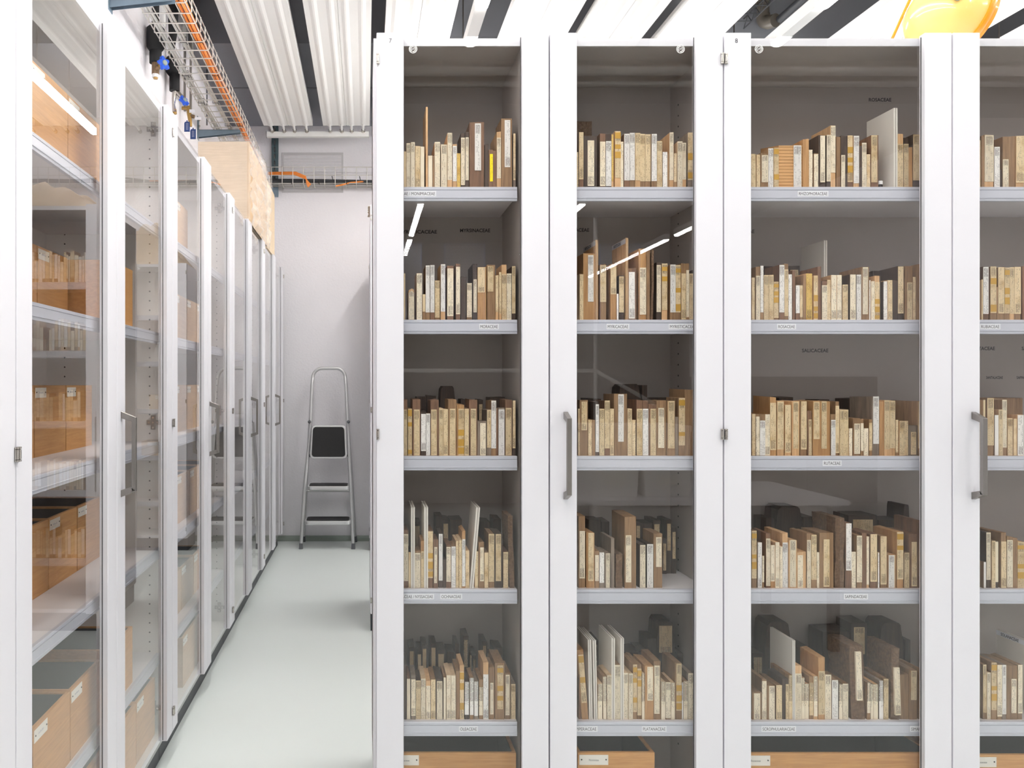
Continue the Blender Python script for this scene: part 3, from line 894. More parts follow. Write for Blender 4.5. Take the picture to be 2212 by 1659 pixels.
        for bx in badge:
            if x0 < bx < x1:
                mb = MB()
                zc = CAM_H + 0.8885
                rs = [(0.0112, 0.0098), (0.0062, 0.0052)]
                for ro, ri in rs:
                    n = 32
                    vs = [(bx + r * math.cos(2 * math.pi * k / n), 0.0146, zc + r * math.sin(2 * math.pi * k / n)) for r in (ro, ri) for k in range(n)]
                    mb.add(vs, [(k, (k + 1) % n, n + (k + 1) % n, n + k) for k in range(n)], 'white_plastic')
                for k in range(16):
                    a = k * math.pi / 8 + 0.1
                    if k in (3, 11):
                        continue
                    ca, sa = math.cos(a), math.sin(a)
                    vs = [(bx + r * ca - q * sa, 0.0146, zc + r * sa + q * ca) for r, q in ((0.0068, -0.0009), (0.0068, 0.0009), (0.0092, 0.0009), (0.0092, -0.0009))]
                    mb.add(vs, [(0, 1, 2, 3)], 'white_plastic')
                mb.box(bx - 0.0034, bx - 0.0002, 0.0144, 0.0148, zc - 0.0012, zc + 0.0012, 'white_plastic')
                mb.box(bx + 0.0004, bx + 0.0034, 0.0144, 0.0148, zc - 0.0008, zc + 0.0016, 'white_plastic')
                tag(mb.build('round_badge', d), label='round white printed badge on the pane')
    for text, x0, x1, zc, cap in wall_names:
        nb = MB()
        add_text(nb, text, x0, x1, zc, cap, D - 0.0086, bold=True)
        tag(nb.build('family_name', t), label='black lettering %s inside' % text)
    return t


F = 1710.0
LX = lambda px: (px - 790) / 804.7        # a point on the shelf lips of the front row
BX = lambda px: (px - 790) * 2.40 / F      # a point on the back panels of the front row
BZ = lambda py: CAM_H + (829 - py) * 2.40 / F
C7, C8, Y1 = 0.0215, 0.943, 2.085


def nm(k, text, a, b2, c0):
    """shelf name from its photographed ends"""
    x0, x1 = LX(a) - c0, LX(b2) - c0
    return (k, text, x0, x1, x0 - 0.0035, x1 + 0.0035)


def wn(text, a, b2, py, c0, cap=0.0105):
    return (text, BX(a) - c0, BX(b2) - c0, BZ(py), cap)


cab7 = cabinet('white glass-door cabinet seven, first of the front row beside the aisle', (C7, Y1, 0), 0, 0.9215, 0.325,
               [(0.0053, 0.4625, 'l', None), (0.4625, 0.9215, 'r', 0.5268 - C7)],
               bays=[(0.02, 0.385), (0.413, 0.9015)], inset=0.0, holes=True,
               names=[nm(0, 'MELIACEAE / MONIMIACEAE', 843, 939.5, C7), nm(1, 'MORACEAE', 1037.5, 1075, C7),
                      nm(1, 'MYRICACEAE', 1312.5, 1356.5, C7), nm(1, 'MYRISTICACEAE', 1447, 1503, C7),
                      nm(3, 'MYRTACEAE / NYSSACEAE', 850, 935, C7), nm(3, 'OCHNACEAE', 953.5, 995.5, C7),
                      nm(4, 'OLEACEAE', 994, 1029.5, C7), nm(4, 'PIPERACEAE', 1244, 1288, C7), nm(4, 'PLATANACEAE', 1389, 1437, C7)],
               wall_names=[wn('MORACEAE', 1095, 1147, 215, C7), wn('MYRISTICACEAE', 861, 944, 500, C7),
                           wn('MYRSINACEAE', 994, 1059, 497, C7), wn('MYRTACEAE', 1113, 1170, 755, C7), wn('MORACEAE', 1222, 1273, 496, C7)],
               number=('7', 0.0645 - C7 + 0.0005), badge=(0.1255 - C7, 0.835 - C7))
cab8 = cabinet('white glass-door cabinet eight, second of the front row with wide doors', (C8, Y1, 0), 0, 1.205, 0.325,
               [(0, 0.6025, 'l', None), (0.6025, 1.205, 'r', 1.601 - C8)], bays=[(0.02, 1.185)], holes=True,
               names=[nm(0, 'RHIZOPHORACEAE', 1725.5, 1786.5, C8), nm(1, 'ROSACEAE', 1681, 1716.5, C8), nm(2, 'RUTACEAE', 1779.5, 1815, C8),
                      nm(3, 'SAPINDACEAE', 1825, 1872, C8), nm(4, 'SCROPHULARIACEAE', 1647, 1716.5, C8), nm(4, 'SIMAROUBACEAE', 1968, 2026, C8),
                      nm(1, 'RUBIACEAE', 2119, 2158, C8)],
               wall_names=[wn('ROSACEAE', 1877.5, 1926, 214.5, C8), wn('ROSACEAE', 1581, 1630, 499, C8), wn('SALICACEAE', 1733, 1790, 756.5, C8),
                           wn('RUTACEAE', 2102, 2150, 752, C8), wn('SAPOTACEAE', 2208, 2262, 752, C8),
                           wn('SANTALACEAE', 2131, 2167, 815, C8, 0.008), wn('SAPINDACEAE', 2197, 2236, 815, C8, 0.008)],
               number=('8', (1590.5 - 790) / 820 - C8), badge=(1638.0 / 1 * 0 + (1638 - 790) / 813 - C8,))
# the cabinets standing back to back with the front row, and the rows behind
W9 = 0.9215
cabinet('white glass-door cabinet back to back with cabinet seven', (C7 + W9, Y1 + 0.655, 0), math.pi, W9, 0.325,
        [(0, 0.46, 'l', None), (0.46, W9, 'r', 0.505)], detail=False)
cabinet('white glass-door cabinet back to back with cabinet eight', (C8 + 1.205, Y1 + 0.655, 0), math.pi, 1.205, 0.325,
        [(0, 0.6025, 'l', None), (0.6025, 1.205, 'r', 0.64)], detail=False)
Y2, Y3, C2, C3 = 4.07, 6.06, 0.023, 0.0262
cabinet('white glass-door cabinet at the aisle end of the second row', (C2, Y2, 0), 0, W9, 0.325,
        [(0, 0.46, 'l', None), (0.46, W9, 'r', 0.505)], names=[(1, 'LAURACEAE', 0.06, 0.11, 0.056, 0.114), (2, 'LEGUMINOSAE', 0.06, 0.11, 0.056, 0.114)][:0])
cabinet('white glass-door cabinet further along the second row', (C2 + W9, Y2, 0), 0, 1.205, 0.325,
        [(0, 0.6025, 'l', None), (0.6025, 1.205, 'r', 0.64)], detail=False)
cabinet('white glass-door cabinet back to back with the second row', (C2 + W9, Y2 + 0.655, 0), math.pi, W9, 0.325,
        [(0, 0.46, 'l', None), (0.46, W9, 'r', 0.505)], detail=False)
cabinet('white glass-door cabinet at the aisle end of the last row, against the back wall', (C3, Y3, 0), 0, W9, 0.325,
        [(0, 0.46, 'l', None), (0.46, W9, 'r', 0.505)], inner='carcass_pale')

# the long row along the left wall, its doors facing the aisle
XL, YL0, PL = -0.657, 1.488, 1.2055
lnames = ['standing beside the camera', 'nearest in view, full of plywood boxes', 'second along the wall, holding pale boxes',
          'third along the wall, nearly empty', 'last along the wall by the step ladder']
for i in range(5):
    cabinet('white glass-door cabinet of the left wall row, ' + lnames[i], (XL, YL0 + (i - 1) * PL, 0), math.pi / 2, PL, 0.43,
            [(0, PL / 2, 'l', None), (PL / 2, PL, 'r', PL / 2 + 0.038)], inner='carcass_pale', holes=True, detail=True)
# hinge plates on the inside of the partitions
def hinge_plate(parent, W, z):
    mb = MB()
    x = W - 0.019
    mb.box(x - 0.004, x, 0.035, 0.082, z - 0.008, z + 0.008, 'steel')
    mb.box(x - 0.005, x, 0.052, 0.068, z - 0.024, z + 0.024, 'steel')
    for dy, dz in ((0.06, 0.017), (0.06, -0.017), (0.045, 0), (0.06, 0), (0.074, 0)):
        mb.prism([(dy + 0.0035 * math.cos(q), z + dz + 0.0035 * math.sin(q)) for q in [k * math.pi / 4 for k in range(8)]], 'x', x - 0.0075, x - 0.004, 'chrome')
    mb.build('hinge_plate', parent)


left_row = [o for o in COL.objects if o.name.startswith('glass_door_cabinet') and abs(o.rotation_euler[2] - math.pi / 2) < 1e-3]
for o in left_row:
    for z in (CAM_H + 0.86, CAM_H - 0.13, 0.19):
        hinge_plate(o, PL, z)

# ------------------------------------------------------------------ the wood collection
WOODS = dict(t='wood_tan', p='wood_pale', b='wood_brown', r='wood_red', d='wood_dark', o='wood_orange', g='wood_grey',
             P='wood_tan', K='bark', D='wood_dark', C='cardboard')
WNAME = dict(t='tan', p='pale', b='brown', r='reddish brown', d='dark brown', o='orange brown', g='grey brown', P='pointed tan', K='bark-covered',
             D='dark tapered', C='ribbed cardboard')
PAPERS = dict(w='paper_white', c='paper_cream', k='paper_kraft', y='paper_yellow', Y='paper_kraft', v='paper_vivid')
PNAME = dict(w='white label', c='cream label', k='buff label', y='yellowed label', Y='taped label', v='bright yellow label', n='no label')
PLACE = {'7L': ('MONIMIACEAE shelf', 'MORACEAE shelf', 'third left shelf, cabinet seven', 'OCHNACEAE shelf', 'OLEACEAE shelf'),
         '7R': ('top right shelf, cabinet seven', 'MYRICACEAE shelf', 'third right shelf, cabinet seven', 'fourth right shelf, cabinet seven', 'PLATANACEAE shelf'),
         '8L': ('RHIZOPHORACEAE shelf', 'ROSACEAE shelf', 'RUTACEAE shelf', 'SAPINDACEAE shelf', 'SCROPHULARIACEAE shelf'),
         '8R': ('top right shelf, cabinet eight', 'RUBIACEAE shelf', 'third right shelf, cabinet eight', 'fourth right shelf, cabinet eight',
                'fifth right shelf, cabinet eight')}


def lumpy(w, h, d, mat, amp=0.004, seed=0, lean=0.0):
    """rough split block with bark"""
    mb = MB()
    nx, ny, nz = 5, 6, 14
    bm = bmesh.new()
    bmesh.ops.create_cube(bm, size=1)
    bmesh.ops.subdivide_edges(bm, edges=bm.edges[:], cuts=7, use_grid_fill=True)
    vs = []
    for v in bm.verts:
        x, y, z = v.co.x * w, (v.co.y + 0.5) * d, (v.co.z + 0.5) * h
        n = noise.noise_vector(Vector((x * 38 + seed, y * 38, z * 26)))
        k = min(1.0, z / 0.01)
        x2, y2 = x + n.x * amp + lean * z, y + n.y * amp
        if v.co.x < -0.49 or v.co.y > 0.49:
            x2 += noise.noise(Vector((y * 160, z * 160, seed))) * amp * 0.7
        vs.append((x2, y2, z + (n.z * amp if z > h * 0.9 else 0)))
    fs = [tuple(v.index for v in f.verts) for f in bm.faces]
    bm.free()
    mb.add(vs, fs, mat)
    return mb


def block_shape(mb, x, y, z, w, h, d, kind, mat):
    """front bottom centre at x, y, z"""
    if kind == 'P':
        mb.prism([(x - w / 2, z), (x + w / 2, z), (x + w / 2, z + h - 0.004), (x + w * 0.1, z + h + 0.001), (x - w / 2, z + h - 0.005)], 'y', y, y + d, mat)
    elif kind == 'D':
        mb.prism([(x - w / 2, z), (x + w / 2, z), (x + w / 2, z + h * 0.72), (x + w * 0.38, z + h * 0.97), (x + w * 0.3, z + h), (x - w * 0.28, z + h),
                  (x - w * 0.4, z + h * 0.95), (x - w / 2, z + h * 0.6)], 'y', y, y + d, mat)
    elif kind == 'C':
        n = int(h / 0.0042)
        pts = [(y + d, z), (y + d, z + h + 0.02), (y, z + h)]
        for k in range(n):
            pts.append((y + (0.0018 if k % 2 else 0), z + h - (k + 0.5) * h / n))
        pts.append((y, z))
        mb.prism(pts, 'x', x - w / 2, x + w / 2, mat)
    else:
        r = lambda a: random.uniform(-a, a)
        t0, t1 = r(0.0012), r(0.0012)
        vs = [(x - w / 2, y, z), (x + w / 2, y + r(.0006), z), (x - w / 2, y + d, z), (x + w / 2, y + d, z),
              (x - w / 2, y + r(.0006), z + h + t0), (x + w / 2, y, z + h + t1), (x - w / 2, y + d, z + h + t0 + r(.002)), (x + w / 2, y + d, z + h + t1 + r(.002))]
        mb.add(vs, [(0, 2, 3, 1), (4, 5, 7, 6), (0, 1, 5, 4), (2, 6, 7, 3), (0, 4, 6, 2), (1, 3, 7, 5)], mat)


entries = []
for key, rows in SAMPLES.items():
    back = key[0] == 'b'
    bay, level = key[-3:-1], int(key[-1]) - 1
    lst = [e.split() for e in rows.split(';')]
    for i, e in enumerate(lst):
        x, w, h = int(e[0]) / 1e4, int(e[1]) / 1e4, int(e[2]) / 1e3
        if e[3] == 'K' and not back and w < 0.02:
            pass
        lt, lb = (int(e[5]) / 1e3, int(e[6]) / 1e3) if len(e) > 5 else (h, 0.001)
        l0, l1 = (int(e[7]) / 1e4, int(e[8]) / 1e4) if len(e) > 7 else (0.0, w)
        if back and len(e) <= 5:
            lt, lb, l0, l1 = h - 0.012, h - 0.09, w * 0.15, w * 0.85
        entries.append(dict(back=back, bay=bay, level=level, i=i, x=x, w=w, h=h, wd=e[3], lab=e[4], lt=lt, lb=lb, l0=l0, l1=l1,
                            area=(w * h if not back else w * h * 0.3) * (3 if e[3] in 'KC' else 1)))
rank = sorted(entries, key=lambda e: -e['area'])
for n, e in enumerate(rank):
    e['own'] = n < 300
# room kept free for the divider boards: bay, shelf, from, to
BOARDS = []
for bay, lv, px, bw in (('7L', 3, 860 + 176.5 / 5.53, 0.0105), ('7L', 3, 860 + 334 / 5.53, 0.0105), ('7L', 3, 860 + 880 / 5.53, 0.0125), ('7R', 1, 1190 + 530 / 5.351, 0.006),
                        ('7R', 1, 1190 + 878 / 5.351, 0.006), ('7R', 4, 1190 + 411 / 4.754, 0.012), ('7R', 4, 1190 + 461 / 4.754, 0.012),
                        ('7R', 4, 1190 + 639 / 4.754, 0.009), ('7R', 4, 1190 + 731 / 4.754, 0.009), ('8L', 4, 1600 + 544 / 4.754, 0.007)):
    BOARDS.append((bay, lv, (px - 790) / 799 - bw / 2, (px - 790) / 799 + bw / 2))
rest = MB()
LIMITS = {'7L': (0.0425, 0.4055), '7R': (0.436, 0.922), '8L': (0.964, 1.583), '8R': (1.584, 2.127)}
for e in entries:
    z = SHELF_Z[e['level']]
    lo, hi = LIMITS[e['bay']]
    x0, x1 = max(e['x'], lo), min(e['x'] + e['w'], hi)
    if x1 - x0 < 0.002:
        continue
    for bay, lv, a, c in BOARDS:
        if bay == e['bay'] and lv == e['level'] and not e['back'] and x0 < c and x1 > a:
            if (x0 + x1) / 2 < (a + c) / 2:
                x1 = a
            else:
                x0 = c
    if x1 - x0 < 0.002:
        continue
    w = x1 - x0 - 0.0003
    xc = (x0 + x1) / 2
    y = 2.300 + random.uniform(0, 0.006) if e['back'] else 2.1395 + random.uniform(0, 0.0035)
    d = 0.075 if e['back'] else random.uniform(0.078, 0.1) * (1.12 if e['h'] > 0.15 else 1)
    h = e['h']
    l0, l1 = max(x0 - e['x'], e['l0']), min(x1 - e['x'], e['l1'])
    l0, l1 = e['x'] + l0 - xc, e['x'] + l1 - xc
    has = e['lab'] != 'n' and l1 - l0 > 0.002 and e['lt'] - e['lb'] > 0.005
    if not e['own']:
        block_shape(rest, xc, y, z, w, h, d, e['wd'], WOODS[e['wd']])
        if has:
            rest.box(xc + l0 + 0.0002, xc + l1 - 0.0004, y - 0.0012, y - 0.0001, z + e['lb'], z + e['lt'], PAPERS[e['lab']])
        continue
    lean = 0.0
    if e['wd'] == 'K':
        mb = lumpy(max(w - 0.005, 0.006), h, d, 'bark', 0.002, seed=e['i'] * 3.1 + e['level'], lean=(-0.03 if e['bay'] == '7L' or w > 0.04 else 0.01))
        lean = -0.05
    else:
        mb = MB()
        block_shape(mb, 0, 0, 0, w, h, d, e['wd'], WOODS[e['wd']])
    kind = 'cardboard_folder' if e['wd'] == 'C' else ('bark_sample' if e['wd'] == 'K' else 'wood_sample')
    o = mb.build(kind, loc=(xc, y, z), smooth=(e['wd'] == 'K'))
    size = ('tall ' if h > 0.155 else 'low ' if h < 0.1 else '') + ('wide ' if w > 0.026 else 'thin ' if w < 0.0095 else '')
    pos = ORD[e['i']] + (' in back rank, ' if e['back'] else ' from left, ') + PLACE[e['bay']][e['level']]
    noun = 'folder' if e['wd'] == 'C' else 'block'
    tag(o, '%s%s %s, %s, %s' % (size, WNAME[e['wd']], noun, PNAME[e['lab']] if has else 'no label', pos), 'wood sample' if noun == 'block' else 'folder',
        'wood samples on the ' + PLACE[e['bay']][e['level']])
    if h > 0.14 and e['i'] == 1 and e['bay'] == '7R' and e['level'] == 4:
        o.rotation_euler[1] = -0.075
    if has:
        nb = MB()
        yl = -0.0014 if e['wd'] != 'K' else -0.006
        zb, zt = e['lb'], e['lt']
        c0, c1 = l0 + 0.0002, l1 - 0.0004
        if e['wd'] == 'P':
            nb.prism([(c0, zb), (c1, zb), (c1, zt - 0.006), (c0 + (c1 - c0) * 0.6, zt), (c0, zt - 0.006)], 'y', yl, -0.0001, PAPERS[e['lab']])
        else:
            tl = random.uniform(-0.0005, 0.0005)
            nb.prism([(c0, zb), (c1 + tl * (c1 < w / 2 - .001), zb), (c1, zt), (c0 + abs(tl), zt)], 'y', yl, -0.0001, PAPERS[e['lab']])
        lab = nb.build('paper_label', o)
        if e['wd'] == 'K':
            lab.rotation_euler[1] = -0.03
        if e['lab'] == 'Y':
            L = zt - zb
            tb = MB()
            for fr in random.sample((0.03, 0.2, 0.42, 0.62, 0.84), random.choice((2, 3, 3))):
                hh = random.uniform(0.08, 0.15) * L
                za = min(zb + fr * L, zt - hh)
                tb.box(c0 - 0.0001, c1 + 0.0001, yl - 0.0005, yl + 0.0002, za, za + hh, 'tape')
            tb.build('tape_strip', lab)

# samples on the second row, only seen mirrored in the left-hand panes
for lvl in range(5):
    z = SHELF_Z[lvl]
    x = C2 + 0.03
    while x < C2 + 0.86:
        w = random.uniform(0.01, 0.022)
        h = random.choice((0.115, 0.14, 0.15, 0.15, 0.16)) + random.uniform(-0.01, 0.01)
        if random.random() < 0.06:
            x += 0.03
        y = Y2 + 0.056
        wd = random.choice('tpbbrod')
        block_shape(rest, x + w / 2, y, z, w - 0.0004, h, 0.09, wd, WOODS[wd])
        rest.box(x + 0.001, x + w - 0.0015, y - 0.0012, y - 0.0001, z + random.choice((0.003, 0.02)), z + h - 0.004, random.choice(('paper_cream', 'paper_kraft', 'paper_white')))
        x += w
tag(rest.build('wood_samples'), 'small labelled wood samples filling the gaps on the cabinet shelves', 'wood samples', kind='stuff')


def divider(px, top_py, level, text_where, d=0.12, lean=0.0, mat='board_white', w=0.0105, x=None, text=None, top=None, y=2.1385):
    z = SHELF_Z[level]
    X = (px - 790) * (y + 0.0015) / F if x is None else x
    h = CAM_H + (829 - top_py) * (y + 0.0015) / F - z if top is None else top
    mb = MB()
    mb.box(-w / 2, -0.0008, 0, d, 0, h, mat)
    mb.box(0.0008, w / 2, 0, d, 0, h, mat)
    mb.box(-0.0008, 0.0008, 0.0006, d, 0, h, 'board_core')
    o = mb.build('divider_board', loc=(X, y, z))
    o.rotation_euler[1] = lean
    tag(o, text_where, 'divider board', 'divider boards between the wood samples')
    if text:
        nb = MB()
        nb.add([(-w / 2 - 0.0006, 0.001, h - 0.014), (-w / 2 - 0.0006, d - 0.001, h - 0.014), (-w / 2 - 0.0006, d - 0.001, h - 0.001), (-w / 2 - 0.0006, 0.001, h - 0.001)],
               [(0, 1, 2, 3)], 'card_white' if mat == 'board_white' else 'vent_grey')
        add_text(nb, text, 0, 0.062, 0, 0.0085, 0, frame=((-w / 2 - 0.0012, d - 0.018, h - 0.0078), (0, -1, 0), (0, 0, 1)), bold=True)
        tag(nb.build('name_strip', o), label='paper strip reading ' + text)
    return o


divider(860 + 176.5 / 5.53, 1020 + 415 / 5.53, 3, 'white divider board left of the OCHNACEAE shelf, first of three')
divider(860 + 334 / 5.53, 1020 + 415 / 5.53, 3, 'white divider board, second of three on the OCHNACEAE shelf')
divider(860 + 877 / 5.53, 1020 + 415 / 5.53, 3, 'white divider board leaning right on the OCHNACEAE shelf', lean=0.082)
divider(1190 + 530 / 5.351, 420 + 525 / 5.351, 1, 'brown divider board with grey name strip, beside the wide block, MYRICACEAE shelf', mat='wood_tan', w=0.006, text='MYRICACEAE')
divider(1190 + 878 / 5.351, 420 + 502 / 5.351, 1, 'tall brown divider board with grey name strip, middle of MYRICACEAE shelf', mat='wood_tan', w=0.006, text='MYRISTICACEAE')
divider(1190 + 411 / 4.754, 1310 + 338 / 4.754, 4, 'white divider board, first on the PLATANACEAE shelf', lean=-0.02, w=0.009)
divider(1190 + 461 / 4.754, 1310 + 345 / 4.754, 4, 'white divider board, second on the PLATANACEAE shelf', lean=-0.02, w=0.009)
divider(1190 + 639 / 4.754, 1310 + 322 / 4.754, 4, 'white divider board, third on the PLATANACEAE shelf', w=0.009)
divider(1190 + 731 / 4.754, 1310 + 322 / 4.754, 4, 'white divider board, fourth on the PLATANACEAE shelf', w=0.009)
divider(1540 + 1634 / 4.148, 50 + 760 / 4.148, 0, 'tall white divider board beside the small jar on the RHIZOPHORACEAE shelf', d=0.115)
divider(1600 + 978 / 5.351, 420 + 530 / 5.351, 1, 'white divider board on the ROSACEAE shelf', d=0.12, w=0.009, y=2.246)
divider(1600 + 544 / 4.754, 1310 + 345 / 4.754, 4, 'white divider board on the SCROPHULARIACEAE shelf', d=0.12, w=0.007)
divider(0, 0, 4, 'white divider board reading SOLANACEAE behind the right door of cabinet eight', x=1.836, d=0.16, top=0.195, text='SOLANACEAE')

t = thing('jar', 'small dark glass jar with a white lid beside the tall white divider', 'jar', ((1540 + 1523 / 4.148 - 790) / 799 , 2.155, SHELF_Z[0]))
mb = MB()
mb.lathe([(0, 0), (0.0072, 0), (0.0078, 0.001), (0.0078, 0.011), (0.0062, 0.0125)], (0, 0, 0), (0, 0, 1), 'jar_glass', 20)
mb.build('jar_body', t, smooth=True)
mb = MB()
mb.lathe([(0.0079, 0.0125), (0.0082, 0.0128), (0.0082, 0.021), (0.0076, 0.0222), (0, 0.0224)], (0, 0, 0), (0, 0, 1), 'white_plastic', 20)
mb.build('lid', t, smooth=True)


# ------------------------------------------------------------------ plywood boxes
def box_thing(label, x, y, z, rz, w, h, d, wmat='plywood', card_x=None, text=None, group=None, card=True, card_w=0.078, card_z=0.006, body=True):
    t = thing('plywood_box', label, 'box', (x, y, z), rz, group)
    a = 0.009
    mb = MB()
    mb.box(0, w, 0, a, 0, h, wmat)
    mb.box(0, w, d - a, d, 0, h, wmat)
    mb.box(0, a, a, d - a, 0, h, wmat)
    mb.box(w - a, w, a, d - a, 0, h, wmat)
    mb.box(a, w - a, a, d - a, 0, 0.008, 'box_inner_grey')  # floor and inner faces darker grey than the plywood
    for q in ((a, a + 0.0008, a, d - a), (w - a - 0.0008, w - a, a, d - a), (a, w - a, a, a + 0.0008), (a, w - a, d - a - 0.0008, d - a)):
        mb.box(q[0], q[1], q[2], q[3], 0.008, h - 0.004, 'box_inner_grey')
    o = mb.build('box_body', t)
    bevel(o, 0.0008, 1)
    if card:
        cx = 0.004 if card_x is None else card_x
        z1 = h - card_z
        cb = MB()
        cb.box(cx, cx + card_w, -0.001, 0, z1 - 0.027, z1, 'card')
        if text:
            add_text(cb, text, cx + card_w * 0.33, cx + card_w * 0.67, z1 - 0.0135, 0.0055, -0.0014, 'grey_plastic')
        else:
            # faded handwriting
            n = 9
            for k in range(n):
                xa = cx + card_w * (0.3 + 0.4 * k / n)
                cb.box(xa, xa + card_w * 0.028, -0.0013, -0.001, z1 - 0.0155, z1 - 0.0155 + random.uniform(0.002, 0.005), 'vent_grey')
        c = cb.build('name_card', t)
        for px_ in (0.006, card_w - 0.006):
            pb = MB()
            pb.lathe([(0.0019, 0), (0.0019, 0.001), (0.001, 0.0016), (0, 0.0018)], (cx + px_, -0.001, z1 - 0.0125), (0, -1, 0), 'black_plastic', 10)
            pb.build('pin', c)
    return t


bz = 0.12
FG = 'plywood boxes at the bottom of the front row'
box_thing('open plywood box under the OLEACEAE shelf, cabinet seven', 0.0615, 2.137, bz, 0, 0.3445, 0.167, 0.25, text='Oleaceae', group=FG)
box_thing('open plywood box with Monimiaceae card under the PLATANACEAE shelf', 0.5725, 2.137, bz, 0, 0.2075, 0.168, 0.25, text='Monimiaceae', group=FG)
box_thing('long open plywood box under the SCROPHULARIACEAE shelf', 1.0095, 2.137, bz, 0, 0.53, 0.166, 0.25, text='Rosaceae', group=FG)
box_thing('open plywood box at the bottom behind the right door of cabinet eight', 1.62, 2.137, bz, 0, 0.48, 0.162, 0.25, text='Salicaceae', group=FG)


def lbox(label, xf, y0, y1, z, h=0.19, mat='plywood', **kw):
    """box in the left wall row: front at x = xf, running from y0 to y1 along the wall"""
    d = min(0.34, (XL - 0.43 + 0.012) * -1 + xf - 0.006)
    return box_thing(label, xf, y0, z, math.pi / 2, y1 - y0, h, d, mat, group='plywood boxes in the left wall cabinets', **kw)


Z5 = [SHELF_Z[0], SHELF_Z[1], SHELF_Z[2], SHELF_Z[3], SHELF_Z[4], 0.12]
LV = ['top shelf', 'second shelf', 'third shelf', 'fourth shelf', 'fifth shelf', 'cabinet floor']
lists = {0: [  # nearest cabinet in view
    (0, -0.74, [(1.54, 1.745), (1.75, 1.965), (1.97, 2.20)]), (1, -0.86, [(1.86, 2.07), (2.075, 2.285)]), (1, -0.745, [(2.31, 2.53)]),
    (2, -0.87, [(1.86, 2.075), (2.08, 2.295), (2.30, 2.515)]), (3, -0.85, [(1.69, 1.90), (1.905, 2.12), (2.125, 2.33), (2.335, 2.545)]),
    (4, -0.71, [(1.69, 1.90), (1.905, 2.12), (2.19, 2.41)]), (5, -0.70, [(1.70, 1.92), (1.93, 2.18), (2.195, 2.413), (2.418, 2.63)])],
    1: [(0, -0.74, [(2.86, 3.07), (3.08, 3.29)]), (1, -0.76, [(3.15, 3.355), (3.36, 3.565), (3.57, 3.78)]),
        (2, -0.76, [(3.15, 3.355), (3.36, 3.565), (3.57, 3.78)]), (3, -0.74, [(3.1, 3.31), (3.33, 3.54), (3.56, 3.77)]),
        (4, -0.74, [(2.96, 3.17), (3.18, 3.39), (3.41, 3.62)]), (5, -0.70, [(3.03, 3.42)])]}
for ci, rows in lists.items():
    for lv, xf, spans in rows:
        for k, (a, c) in enumerate(spans):
            who = ('nearest', 'second', 'third', 'fourth')[k]
            if ci == 0 and lv == 1 and xf > -0.8:
                who = 'forward'
            lbox('open plywood box with card, %s on %s, %s left wall cabinet' % (who, LV[lv], ('nearest', 'second')[ci]), xf, a, c, Z5[lv],
                 h=0.17 if lv == 4 else 0.19, mat='plywood' if ci == 0 else 'plywood_beech', card_w=0.07)
lbox('small pale box at the bottom of the third left wall cabinet', -0.74, 4.02, 4.3, 0.12, h=0.3, mat='plywood_pale', card=False)
# pale boxes of the last row (mirrored in the left-hand panes)
for k, (x, lv) in enumerate(((0.06, 2), (0.2, 2), (0.08, 1), (0.26, 3))):
    box_thing('pale box, %s, cabinet at the end of the last row' % ('left on third shelf', 'right on third shelf', 'on second shelf', 'on fourth shelf')[k],
              x, Y3 + 0.06, SHELF_Z[lv], 0, 0.13, 0.11, 0.2, 'plywood_pale', group='pale boxes in the last row')


# ------------------------------------------------------------------ bags on top of the rows, wrapped crate, paper roll
def crumple(name, cx, cy, z, w, d, h, mat, label, cat, seed, ridges=9):
    mb = MB()
    nx, ny = 34, 22
    vs = []
    for j in range(ny + 1):
        for i in range(nx + 1):
            u, v = i / nx * 2 - 1, j / ny * 2 - 1
            x, y = u * w / 2, v * d / 2
            env = max(0.0, (1 - abs(u) ** 2.2)) * max(0.0, (1 - abs(v) ** 2.5))
            n = 0.55 + 0.6 * noise.noise(Vector((u * 1.6 + seed, v * 1.6, 0))) + 0.3 * abs(noise.noise(Vector((u * ridges / 2, v * ridges / 2, seed))))
            vs.append((x + 0.01 * noise.noise(Vector((u * 5, v * 5, seed + 4))), y, max(0.0, env * h * n) + 0.002))
    top = len(vs)
    vs += [(x, y, 0.0) for x, y, _ in vs[:top]]
    fs = []
    for j in range(ny):
        for i in range(nx):
            a = j * (nx + 1) + i
            fs.append((a, a + 1, a + nx + 2, a + nx + 1))
            fs.append((a + top, a + nx + 1 + top, a + nx + 2 + top, a + 1 + top))
    for i in range(nx):
        fs.append((i, i + top, i + 1 + top, i + 1))
        k = ny * (nx + 1) + i
        fs.append((k, k + 1, k + 1 + top, k + top))
    for j in range(ny):
        a = j * (nx + 1)
        fs.append((a, a + nx + 1, a + nx + 1 + top, a + top))
        a += nx
        fs.append((a, a + top, a + nx + 1 + top, a + nx + 1))
    mb.add(vs, fs, mat)
    o = mb.build(name, loc=(cx, cy, z), smooth=True)
    return tag(o, label, cat)


crumple('paper_bag', C2 + 0.3, Y2 + 0.17, 2.2038, 0.62, 0.26, 0.15, 'brown_paper', 'crumpled brown bag lying on top of the second row by the aisle', 'bag', 3)
crumple('paper_bundle', C3 + 0.3, Y3 + 0.17, 2.2038, 0.6, 0.26, 0.34, 'brown_paper', 'large crumpled brown bundle on top of the last row', 'bundle', 9, 5)

ZT = 2.2038
t = thing('wrapped_crate', 'big pale plywood crate wrapped in clear film, on the left wall cabinets', 'crate', (-0.945, 4.46, ZT))
mb = MB()
mb.box(0, 0.285, 0, 0.83, 0, 0.445, 'plywood_pale')
bevel(mb.build('crate_body', t), 0.002)
mb = MB()
mb.box(0.277, 0.2865, -0.0008, 0.831, 0, 0.4455, 'wood_pale')
mb.build('edge_lath', t)


